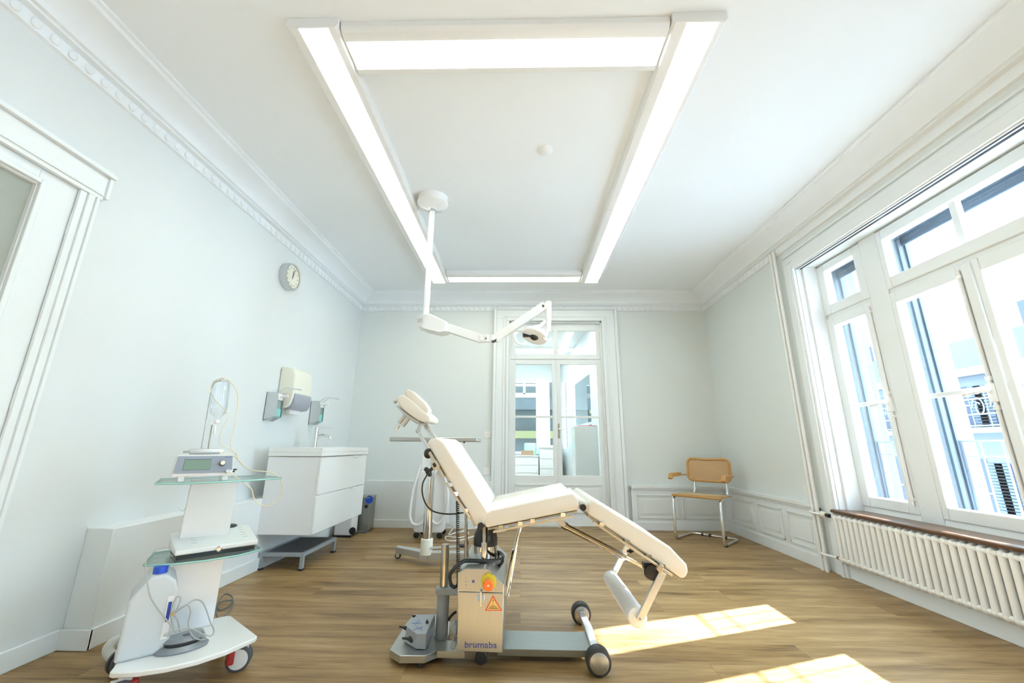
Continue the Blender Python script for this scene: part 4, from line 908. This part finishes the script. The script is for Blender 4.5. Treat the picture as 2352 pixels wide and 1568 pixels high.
obj('column_edge', B().box((0, 0, 0), (.001, .001, .001)) if False else B().prism([K(-.094, .118, .13), K(.09, .118, .13), K(.09, .118, .76), K(-.09, .118, .76)], e2*.03), ALU, ct)
for zz_, fu in ((.755, [(-.215, -.06), (-.12, -.115), (0, -.125), (.13, -.09), (.255, -.02), (.262, .0), (.22, .23), (-.20, .23)]), (.435, [(-.19, -.02), (-.10, -.065), (0, -.08), (.12, -.065), (.215, -.01), (.225, .01), (.19, .22), (-.17, .22), (-.197, .0)])):
    g = obj('glass_shelf', B().prism([K(u, v, zz_) for u, v in fu], (0, 0, .009)), GSHELF, ct, smooth=False)
    ed = [K(u, v, zz_+.0045) for u, v in spline([(a, c, 0) for a, c in fu], 4, True) and [(p.x, p.y) for p in [Vector((a, c, 0)) for a, c in fu]]]
    obj('shelf_edge', B().tube(ed, .0042, 6, closed=True), GEDGE, g)
def wheel(u, v, rot, brake):
    c = K(u, v, .047); a = Vector((math.cos(rot), math.sin(rot), 0)); up_ = Vector((0, 0, 1)); f_ = up_.cross(a)
    for s in (-1, 1):
        wv = obj('castor_wheel', B().lathe(c+a*s*.006, a*s, [(0, .043), (.003, .047), (.013, .047), (.016, .043)], 32), DGREY, ct)
        obj('wheel_disc', B().lathe(c+a*s*.008, a*s, [(0, .037), (.0145, .037), (.0165, .03), (.0166, .001)], 32), PLAST, wv)
    obj('castor_fork', B().box((-.006, -.03, -.02), (.006, .03, .05), Matrix.Translation(c) @ Matrix.Rotation(rot, 4, 'Z')).cyl(c+Vector((0, 0, .045)), K(u, v, .113), .011).lathe(c, a, [(-.018, .012), (.018, .012)], 12), PLAST, ct, bev=.003)
    if brake: obj('brake_pedal', B().box((-.020, .018, .0), (.020, .05, .04), Matrix.Translation(c) @ Matrix.Rotation(rot, 4, 'Z')), RED, ct, bev=.005)
wheel(.18, -.105, math.radians(-70), False); wheel(-.19, -.15, math.radians(-50), True); wheel(-.20, .16, math.radians(-20), False); wheel(.13, .14, math.radians(30), False)
q = K(.18, -.105, .047); obj('brake_pedal', kbox(B(), .132, .158, -.135, -.085, .035, .085), RED, ct, bev=.006)
hk = [kpl(433, 1140, .1), kpl(430, 1155, .1), kpl(424, 1170, .1), kpl(416, 1172, .1), kpl(410, 1163, .1)]
obj('cable_hook', B().tube(spline(hk, 5), .002, 6), ALU, ct)
# surgical drive unit
du = thing('drive_unit', 'grey fronted surgical motor unit with green display on top glass shelf', 'medical device', tuple(K(-.06, 0, .764)))
fv = -.10
fpx = [(404, 1045), (537, 1045), (537, 1046), (531, 1088), (395, 1092)]
P4 = [K(-.163, fv+.02, .872), K(.038, fv+.02, .872), K(.046, fv, .785), K(-.170, fv, .785)]
obj('unit_body', B().prism([p+e2*.004 for p in P4], e2*.15), PLAST, du, bev=.005)
up4 = (P4[0]-P4[3]).normalized()
def dpt(s, t): return (P4[3].lerp(P4[2], s)).lerp(P4[0].lerp(P4[1], s), t)
nn = e1.cross(up4).normalized(); nn = nn if nn.dot(-e2) > 0 else -nn
fg = obj('front_panel', B().prism([dpt(.01, .16)+nn*.001, dpt(.86, .16)+nn*.001, dpt(.90, .25)+nn*.001, dpt(.985, .28)+nn*.001, dpt(.985, .97)+nn*.001, dpt(.02, .97)+nn*.001], nn*.002), GREYB, du)
obj('display_bezel', B().prism([dpt(.145, .30)+nn*.0031, dpt(.60, .30)+nn*.0031, dpt(.60, .82)+nn*.0031, dpt(.145, .82)+nn*.0031], nn*.0012), DARKC, fg)
obj('display', B().prism([dpt(.15, .31)+nn*.0044, dpt(.595, .31)+nn*.0044, dpt(.595, .78)+nn*.0044, dpt(.15, .78)+nn*.0044], nn*.0006), LCD, fg)
c = dpt(.80, .58)+nn*.003; kb = obj('knob', B().cyl(c, c+nn*.012, .011, n=24), BLACK, fg); obj('knob_cap', B().cyl(c+nn*.012, c+nn*.022, .009, n=24), CREAM, kb, bev=.001)
c = dpt(.90, .18)+nn*.002; obj('cable_plug', B().cyl(c, c+nn*.02, .0075, n=20), ALU, du)
obj('printed_name', text_bm('chiropro 980', dpt(.22, .21)+nn*.003, e1, up4, .0085, 1), INKG, fg, smooth=False)
obj('printed_name', text_bm('Bien-Air', dpt(.90, .90)+nn*.003, e1, up4, .0075, 1), INKB, fg, smooth=False)
b = B()
for u in (-.145, .01): kbox(b, u, u+.02, fv+.01, fv+.03, .766, .786)
for u in (-.145, .01): kbox(b, u, u+.02, fv+.12, fv+.14, .766, .786)
obj('unit_foot', b, PLAST, du)
obj('side_switch', B().cyl(K(.045, fv+.05, .80), K(.056, fv+.05, .80), .004).box((-.004, -.004, -.003), (.008, .004, .003), Matrix.Translation(K(.055, fv+.05, .808))), BLACK, du)
hp_ = thing('handpiece', 'steel motor handpiece lying on top of the grey motor unit', 'medical tool', tuple(K(-.07, -.07, .873)))
p0, p1 = K(-.125, -.04, .888), K(.005, -.04, .889)
obj('handpiece_body', B().lathe(p0, p1-p0, [(0, .006), (.002, .010), (.02, .0125), (.09, .0125), (.11, .011), (.118, .0115), (.125, .008)], 20), ALU, hp_)
obj('handpiece_tip', B().cyl(p0-(p1-p0).normalized()*.02, p0, .005), DCHR, hp_)
cdp = [p1, kpl(505, 1040, -.06), kpl(530, 1044, -.02), kpl(545, 1053, .02), kpl(560, 1070, .04), kpl(580, 1080, .06), kpl(610, 1083, .06), kpl(635, 1090, .04), kpl(649, 1110, .0), kpl(645, 1135, -.02), kpl(630, 1155, -.03), kpl(610, 1162, -.03), kpl(592, 1155, -.03), kpl(582, 1140, -.04), kpl(579, 1125, -.05), kpl(565, 1112, -.07), kpl(548, 1100, -.09), kpl(535, 1089, -.115), kpl(526, 1083, -.115)]
obj('motor_cord', B().tube(spline(cdp, 7), .0026, 8), CORD, hp_)
hs_ = [kpl(545, 1045, .0), kpl(532, 1032, .02), kpl(513, 1025, .03), kpl(505, 1018, .04), kpl(504, 1005, .04), kpl(510, 985, .04), kpl(520, 968, .04), kpl(524, 955, .04), kpl(518, 942, .04), kpl(500, 925, .04), kpl(488, 908, .04), kpl(484, 893, .04), kpl(490, 877, .04), kpl(505, 869, .04), kpl(520, 870, .04), kpl(535, 882, .04), kpl(546, 905, .04), kpl(546, 935, .04), kpl(540, 968, .04), kpl(536, 990, .04), kpl(530, 1010, .04), kpl(531, 1025, .03), kpl(540, 1040, .01), kpl(546, 1052, .0)]
single('irrigation_hose', B().tube(spline(hs_, 6), .0024, 8), CORD, 'cream hose looped over the bottle hook above the cart', 'hose')
bh = thing('bottle_holder', 'thin steel rods with a hook rising behind the motor unit', 'stand', tuple(K(-.06, .05, .86)))
obj('rod', B().cyl(kpl(461, 1040, .06), kpl(484, 900, .06), .0024, n=8), DCHR, bh); obj('rod', B().cyl(kpl(477, 1036, .06), kpl(487, 975, .06), .003, n=8), DCHR, bh)
obj('rod', B().tube(spline([kpl(484, 900, .06), kpl(492, 880, .06), kpl(505, 874, .06), kpl(511, 867, .06)], 4), .0024, 8), DCHR, bh)
obj('hook', B().lathe(kpl(511, 870, .05), e2, [(0, .005), (.004, .005)], 12), DCHR, bh)
bo_ = thing('infusion_bottle', 'clear saline bottle hanging upside down above the motor unit', 'bottle', tuple(kpl(503, 965, .05)))
ca, cb_ = kpl(500, 958, .05), kpl(508, 880, .05)
obj('bottle_wall', B().lathe(ca, cb_-ca, [(-.016, .010), (-.006, .011), (.0, .014), (.02, .032), (.05, .036), (.15, .036), (.175, .033), (.18, .02), (.1801, .001)], 28), TINT, bo_)
obj('bottle_cap', B().lathe(ca, ca-cb_, [(.012, .0125), (.028, .0125), (.03, .008), (.0301, .001)], 20), PLAST, bo_)
obj('drip_chamber', B().cyl(kpl(494, 975, .05), kpl(492, 996, .05), .0055), PLAST, bo_)
# white plotting device on lower shelf
w2 = thing('recorder_unit', 'flat white recorder with sloped top on the lower glass shelf', 'medical device', tuple(K(.04, .05, .445)))
A2 = Vector((-.113, .005)); dv = .0
def K2(u, v, z):
    a = math.radians(6); return K(.04+(u)*math.cos(a)-(v)*math.sin(a), .085+u*math.sin(a)+v*math.cos(a), z)
pr = [(-.10, .462), (-.10, .482), (.10, .526), (.10, .462)]
obj('recorder_body', B().prism([K2(-.155, v, z) for v, z in pr], K2(.155, 0, 0)-K2(-.155, 0, 0)), PLAST, w2, bev=.006)
pr = [(-.092, .444), (-.092, .463), (.09, .463), (.09, .444)]
obj('black_underside', B().prism([K2(-.145, v, z) for v, z in pr], K2(.145, 0, 0)-K2(-.145, 0, 0)), BLACK, w2, bev=.002)
c = K2(.0, -.1015, .468); nf = (K2(0, -1, 0)-K2(0, 0, 0)); obj('jack', B().lathe(c, nf, [(0, .012), (.004, .012), (.005, .009), (.003, .008), (.0031, .001)], 24), CHROME, w2)
sl = (K2(0, .1, .526)-K2(0, -.1, .482)).normalized(); ur = (K2(1, 0, 0)-K2(0, 0, 0))
k = B()
for i in range(5):
    for (u0, wd) in ((-.095, .022), (.10, .02)):
        p0 = K2(u0, -.045+i*.028, .482+(.055+i*.028)*.22+.0012); k.prism([p0, p0+ur*wd, p0+ur*wd+sl*.002, p0+sl*.002], (0, 0, .0004))
obj('printed_scale', k, INKG, w2); 
p0 = K2(-.11, .072, .521); obj('red_print', B().prism([p0, p0+ur*.05, p0+ur*.05+sl*.006, p0+sl*.006], (0, 0, .0004)), mat('pale_red_ink', (.75, .45, .45), .5), w2)
obj('rear_knob', B().ell(kpl(529, 1207, .20), (.03, .03, .010), n=10), BLACK, w2)
# canister
cn = thing('canister', 'translucent plastic canister with blue screw cap on the cart base', 'canister', tuple(K(-.16, -.02, .13)))
def kk(u, v, z): return K(u, v, z)
cps = [(-.085, .131), (-.085, .40), (-.10, .135)]
sect = [(-.225, .131), (-.07, .131), (-.072, .345), (-.085, .385), (-.115, .412), (-.165, .412), (-.218, .335)]
obj('canister_body', B().prism([K(u, -.10, z) for u, z in sect], e2*.19), MILK, cn, bev=.010, seg=4)
obj('liquid', B().prism([K(u, -.088, z) for u, z in [(-.214, .14), (-.082, .14), (-.083, .30), (-.213, .30)]], e2*.166), milky('pale_liquid', (.72, .80, .84), .5), cn, bev=.012)
obj('screw_cap', B().cyl(K(-.14, -.05, .41), K(-.14, -.05, .437), .024, n=30), BLUE, cn, bev=.002)
obj('neck', B().cyl(K(-.14, -.05, .40), K(-.14, -.05, .413), .021, n=24), MILK, cn)
lbx = K(-.0695, 0, 0)
k = B().prism([K(-.100, -.1005, .18), K(-.079, -.1005, .18), K(-.079, -.1005, .33), K(-.100, -.1005, .33)], e2*-.0008); lb_ = obj('label', k, PLAST, cn)
obj('label_print', B().prism([K(-.096, -.1014, .24), K(-.085, -.1014, .24), K(-.085, -.1014, .31), K(-.096, -.1014, .31)], e2*-.0006), INKB, lb_)
# foot switch on the base
fs = thing('foot_switch', 'oval silver foot switch with coiled grey cable on the cart base', 'foot switch', tuple(K(-.02, -.10, .13)))
M_ = Matrix.Rotation(math.atan2(e1.y, e1.x), 4, 'Z')
def disc(c, rx, ry, z0, z1, r=1.0):
    b = bmesh.new(); n = 40; ringp = []
    for (z, s) in ((z0, .97), (z0+(z1-z0)*.3, 1), (z1, r)):
        ringp.append([b.verts.new(c+e1*math.cos(a*2*math.pi/n)*rx*s+e2*math.sin(a*2*math.pi/n)*ry*s+Vector((0, 0, z))) for a in range(n)])
    for a_, c_ in zip(ringp, ringp[1:]):
        for i in range(n): b.faces.new((a_[i], a_[(i+1) % n], c_[(i+1) % n], c_[i]))
    b.faces.new(ringp[0][::-1]); b.faces.new(ringp[-1]); return b
c = K(-.025, -.09, 0)
obj('switch_base', disc(c, .088, .064, .130, .150, .78), SILV, fs); obj('switch_gap', disc(c, .062, .046, .150, .161), BLACK, fs)
pt = obj('switch_top', disc(c+e1*.003+e2*.005, .070, .050, .159, .174, .82), SILV, fs); obj('switch_button', disc(c+e1*.01, .014, .009, .173, .176), DARKC, pt)
g = [kpl(388, 1256, -.05), kpl(360, 1262, -.07), kpl(340, 1278, -.10), kpl(334, 1300, -.13), kpl(338, 1335, -.14), kpl(345, 1368, -.14), kpl(360, 1395, -.14), kpl(380, 1420, -.14), kpl(398, 1443, -.14), kpl(402, 1450, -.13), kpl(396, 1430, -.12), kpl(392, 1412, -.12), kpl(398, 1385, -.12), kpl(408, 1370, -.12), kpl(415, 1375, -.12), kpl(408, 1395, -.12), kpl(400, 1408, -.12), kpl(420, 1395, -.12), kpl(445, 1378, -.11), kpl(462, 1380, -.11), kpl(473, 1398, -.11), kpl(482, 1425, -.12), kpl(491, 1447, -.13), kpl(484, 1460, -.13), kpl(465, 1455, -.13), kpl(440, 1444, -.13), kpl(410, 1445, -.14), kpl(380, 1455, -.14), kpl(382, 1460, -.14), kpl(420, 1450, -.10), kpl(460, 1442, -.09), kpl(470, 1455, -.10), kpl(470, 1468, -.12), kpl(450, 1466, -.13), kpl(436, 1450, -.12), kpl(433, 1430, -.12), kpl(438, 1405, -.12), kpl(432, 1390, -.12), kpl(420, 1392, -.12), kpl(400, 1408, -.13), kpl(408, 1425, -.12), kpl(413, 1450, -.10)]
obj('cable', B().tube(spline(g, 6), .0026, 8), GREYC, fs)
obj('rubber_band', B().lathe(kpl(398, 1409, -.125), (.2, 0, 1), [(-.003, .009), (.003, .009)], 14), mat('tan_rubber_band', (.62, .45, .2), .6), fs)
g = [az(500, 1420, .01), az(497, 1395, .03), az(515, 1365, .03), az(533, 1370, .01), az(530, 1388, .006), az(505, 1400, .006), az(500, 1385, .006), az(530, 1378, .006), az(536, 1385, .01), az(520, 1410, .01), az(503, 1422, .01)]
single('mains_cable', B().tube(spline(g, 7), .0035, 8), DARKC, 'dark grey looped mains cable on the floor behind the cart', 'cable')
# white corrugated hose behind cart
hx = spline([az(284, 1466, .06), az(262, 1474, .07), az(250, 1486, .06), az(250, 1500, .04), az(262, 1512, .024)], 12)
b = B()
for i, p_ in enumerate(hx):
    d = (hx[min(i+1, len(hx)-1)]-hx[max(i-1, 0)]).normalized(); b.lathe(p_, d, [(-.004, .017), (0, .021), (.004, .017)], 14)
single('corrugated_hose', b, PLAST, 'short white corrugated hose on the floor left of the cart', 'hose')
# ------------------------------------------------------------ neighbouring room behind the glazed doors
Y2 = 9.6; X2a, X2b = -2.6, 2.9
struct('floor_neighbour', B().box((X2a, 5.3, -.1), (X2b+.4, Y2+.3, 0)), FLOOR, smooth=False)
struct('ceiling_neighbour', B().box((X2a, 5.3, ZC), (X2b+.4, Y2+.3, ZC+.1)), CEIL, smooth=False)
struct('wall_neighbour_left', B().box((X2a-.1, 5.3, 0), (X2a, Y2+.3, ZC)), WALL2, smooth=False)
def wallholes(b, y0, y1, x0, x1, holes):   # frontal wall with openings
    xs = x0
    for (a, c, z0, z1) in sorted(holes):
        b.box((xs, y0, 0), (a, y1, ZC)); b.box((a, y0, 0), (c, y1, z0)); b.box((a, y0, z1), (c, y1, ZC)); xs = c
    b.box((xs, y0, 0), (x1, y1, ZC)); return b
def P9(x, y): return ay(x, y, Y2)
w1 = (P9(1150, 1000).x, P9(1233, 1000).x, .80, P9(1200, 880).z)
struct('wall_neighbour_far', wallholes(B(), Y2, Y2+.3, X2a, ay(1290, 950, Y2).x+.1, [w1, (P9(1262, 900).x, P9(1272, 900).x, .95, P9(1265, 873).z)]), WALL2, smooth=False)
wn = sroot('window_3', (w1[0], Y2, .8)); b = B(); ringy(b, Y2-.02, Y2+.1, w1[0]-.05, w1[1]+.05, w1[2]-.05, w1[3]+.06, .06, .06, .05, .06)
zb = P9(1205, 907).z; b.box((w1[0], Y2-.02, zb-.05), (w1[1], Y2+.06, zb+.05)); zb = P9(1205, 958).z; b.box(((w1[0]+w1[1])/2+.10, Y2-.02, P9(1205, 905).z), ((w1[0]+w1[1])/2+.16, Y2+.05, w1[3]))
obj('window_frame', b, TRIM, wn, bev=.004); obj('pane', B().box((w1[0], Y2+.04, w1[2]), (w1[1], Y2+.044, w1[3])), GLASSD, wn, smooth=False)
# angled right wall of the neighbour room with a large window
q0 = az(1300, 1100, 0); 
pa = Vector((2.55, Y2, 0)); pb = Vector((2.05, 5.6, 0))
Q = lambda x, y: None
aw0 = ay(1290, 950, Y2).x
A0 = Vector((aw0, Y2, 0)); A1 = Vector((1.62, 6.3, 0))
A1 = Vector((ay(1378, 950, 6.2).x, 6.2, 0)); dA = (A1-A0); LA = dA.length; dA = dA.normalized(); nA = Vector((dA.y, -dA.x, 0)); nA = nA if nA.x > 0 else -nA
def onA(x, y):
    d = ray(x, y); t = (A0-CAM).dot(nA)/d.dot(nA); p_ = CAM+d*t; return (p_-A0).dot(dA), p_.z
h0 = [onA(1291, 900)[0], onA(1301, 900)[0], .85, onA(1298, 870)[1]]; h1 = [onA(1316, 900)[0], onA(1357, 900)[0], .85, onA(1340, 861)[1]]
b = B(); s0_ = 0
def seg(a, c, z0, z1): b.prism([A0+dA*a+Vector((0, 0, z0)), A0+dA*c+Vector((0, 0, z0)), A0+dA*c+Vector((0, 0, z1)), A0+dA*a+Vector((0, 0, z1))], nA*.03)
for h in (h0, h1): seg(s0_, h[0], 0, ZC); seg(h[0], h[1], 0, h[2]); seg(h[0], h[1], h[3], ZC); s0_ = h[1]
seg(s0_, LA, 0, ZC)
struct('wall_neighbour_right', b, WALL2, smooth=False)
struct('wall_neighbour_end', B().box((A1.x, 5.3, 0), (A1.x+.2, 6.2, ZC)), WALL2, smooth=False)
for n_, h in ((4, h0), (5, h1)):
    wn = sroot('window_%d' % n_, tuple(A0+dA*h[0])); b = B()
    seg(h[0], h[0]+.04, h[2], h[3]); seg(h[1]-.04, h[1], h[2], h[3]); seg(h[0], h[1], h[2], h[2]+.04); seg(h[0], h[1], h[3]-.04, h[3]); seg(h[0], h[1], 1.72 if n_ == 4 else 1.28, 1.76 if n_ == 4 else 1.32)
    obj('window_frame', b, TRIM, wn); b = B(); b.prism([A0+dA*h[0]+nA*.012+Vector((0, 0, h[2])), A0+dA*h[1]+nA*.012+Vector((0, 0, h[2])), A0+dA*h[1]+nA*.012+Vector((0, 0, h[3])), A0+dA*h[0]+nA*.012+Vector((0, 0, h[3]))], nA*.004)
    obj('pane', b, GLASSD, wn, smooth=False)
# buildings behind the neighbour room windows
t = thing('courtyard_building', 'grey green building seen through windows of the neighbouring room', 'building', (1.5, 16, 0))
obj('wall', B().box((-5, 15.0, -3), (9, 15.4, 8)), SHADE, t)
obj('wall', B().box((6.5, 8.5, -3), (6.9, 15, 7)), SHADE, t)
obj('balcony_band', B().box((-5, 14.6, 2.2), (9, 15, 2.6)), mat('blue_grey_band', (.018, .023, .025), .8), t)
obj('awning', B().box((-1.5, 14.5, 1.2), (1.2, 15, 1.45)), mat('mustard_awning', (.06, .055, .012), .7), t)
obj('awning', B().prism([(2.5, 13.6, 2.1), (4.6, 13.6, 1.8), (4.6, 13.6, 1.88), (2.5, 13.6, 2.2)], (0, 1.3, 0)), mat('yellow_awning_edge', (.25, .22, .10), .7), t)
# furniture in the neighbour room
q = P9(1150, 1045)
for i, (a, c, ztop, nm) in enumerate(((1150, 1237, 1045, 'white low cabinet below the left window of the neighbouring room'), (1238, 1290, 1026, 'white drawer cabinet in the corner of the neighbouring room'))):
    xa, xb = ay(a, 1000, 9.0).x, ay(c, 1000, 9.0).x; zt_ = ay(a, ztop, 9.0).z
    t = thing('drawer_cabinet', nm, 'cabinet', ((xa+xb)/2, 9.2, 0)); obj('cabinet_body', B().box((xa+.005, 9.02, 0), (xb-.005, 9.55, zt_-.02)), ENAM, t)
    for k_ in range(4): obj('drawer', B().box((xa+.012, 9.0, .06+k_*(zt_-.1)/4), (xb-.012, 9.02, .06+(k_+.93)*(zt_-.1)/4)), ENAM, t, bev=.002)
    obj('cabinet_top', B().box((xa, 8.98, zt_-.02), (xb, 9.56, zt_)), ENAM, t)
    if i == 0: zl = zt_
xa, xb = ay(1204, 1030, 9.15).x, ay(1231, 1030, 9.15).x
single('sterilizer', B().box((xa, 9.1, zl), (xb, 9.4, zl+.26)), MINT, 'mint green appliance on the low cabinet behind the glazed door', 'appliance', bev=.03)
xa, xb = ay(1197, 1030, 9.02).x, ay(1225, 1030, 9.02).x
single('cardboard_box', B().box((xa, 9.0, zl), (xb, 9.09, zl+.10)), CARD, 'small brown cardboard box in front of the mint appliance', 'box')
t = thing('tall_cabinet', 'tall plain white cabinet behind the right glazed door leaf', 'cabinet', (1.2, 5.9, 0))
xa, xb = ay(1320, 1000, 5.8).x, ay(1374, 1000, 5.8).x; zt_ = ay(1340, 978, 5.8).z
obj('cabinet_body', B().box((xa, 5.82, 0), (xb, 6.15, zt_)), ENAM, t, bev=.003); obj('cabinet_door', B().box((xa+.004, 5.8, .05), (xb-.004, 5.82, zt_-.004)), ENAM, t, bev=.002)
single('pink_tray', B().box((xa+.06, 5.84, zt_), (xb-.01, 6.1, zt_+.012)), mat('pink_plastic', (.75, .2, .3), .5), 'thin pink tray lying on the tall white cabinet', 'tray')
lt = thing('ceiling_light', 'long lit ceiling light in the neighbouring room seen through the doors', 'ceiling light', (.35, 8.0, ZC))
obj('housing', B().box((-.6, 7.9, ZC-.05), (1.1, 8.1, ZC)), PLAST, lt); obj('lens', B().box((-.58, 7.92, ZC-.058), (1.08, 8.08, ZC-.05)), emis('neighbour_lens', (.92, 1, 1), 10), lt)
lt = thing('ceiling_light', 'added unseen ceiling light that brightens the neighbouring room', 'ceiling light', (.35, 6.3, ZC))  # extra lamp out of sight, put in to brighten the neighbouring room
obj('housing', B().box((-.6, 6.2, ZC-.05), (1.1, 6.4, ZC)), PLAST, lt); obj('lens', B().box((-.58, 6.22, ZC-.058), (1.08, 6.38, ZC-.05)), emis('neighbour_lens', (.92, 1, 1), 10), lt)
# ------------------------------------------------------------ outside the window
single('street', B().box((2.95, -40, -9.2), (60, 60, -9)), mat('street_ground', (.42, .50, .58), .9), 'pale street far below the windows', 'street')
bd = thing('apartment_building', 'pale building across the street with blue slate mansard roof and iron balcony', 'building', (18, 15, -9))
BX = 16.0
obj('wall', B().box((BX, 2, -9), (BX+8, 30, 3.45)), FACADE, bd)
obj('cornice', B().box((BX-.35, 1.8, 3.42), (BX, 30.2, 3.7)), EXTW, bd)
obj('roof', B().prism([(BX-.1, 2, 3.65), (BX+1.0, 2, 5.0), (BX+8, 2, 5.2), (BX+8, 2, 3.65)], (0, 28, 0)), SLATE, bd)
for i, y in enumerate((13.2, 14.6, 20)): obj('chimney', B().box((BX+1.2, y, 4.6), (BX+1.6, y+.35, 5.9)), SLATE, bd)
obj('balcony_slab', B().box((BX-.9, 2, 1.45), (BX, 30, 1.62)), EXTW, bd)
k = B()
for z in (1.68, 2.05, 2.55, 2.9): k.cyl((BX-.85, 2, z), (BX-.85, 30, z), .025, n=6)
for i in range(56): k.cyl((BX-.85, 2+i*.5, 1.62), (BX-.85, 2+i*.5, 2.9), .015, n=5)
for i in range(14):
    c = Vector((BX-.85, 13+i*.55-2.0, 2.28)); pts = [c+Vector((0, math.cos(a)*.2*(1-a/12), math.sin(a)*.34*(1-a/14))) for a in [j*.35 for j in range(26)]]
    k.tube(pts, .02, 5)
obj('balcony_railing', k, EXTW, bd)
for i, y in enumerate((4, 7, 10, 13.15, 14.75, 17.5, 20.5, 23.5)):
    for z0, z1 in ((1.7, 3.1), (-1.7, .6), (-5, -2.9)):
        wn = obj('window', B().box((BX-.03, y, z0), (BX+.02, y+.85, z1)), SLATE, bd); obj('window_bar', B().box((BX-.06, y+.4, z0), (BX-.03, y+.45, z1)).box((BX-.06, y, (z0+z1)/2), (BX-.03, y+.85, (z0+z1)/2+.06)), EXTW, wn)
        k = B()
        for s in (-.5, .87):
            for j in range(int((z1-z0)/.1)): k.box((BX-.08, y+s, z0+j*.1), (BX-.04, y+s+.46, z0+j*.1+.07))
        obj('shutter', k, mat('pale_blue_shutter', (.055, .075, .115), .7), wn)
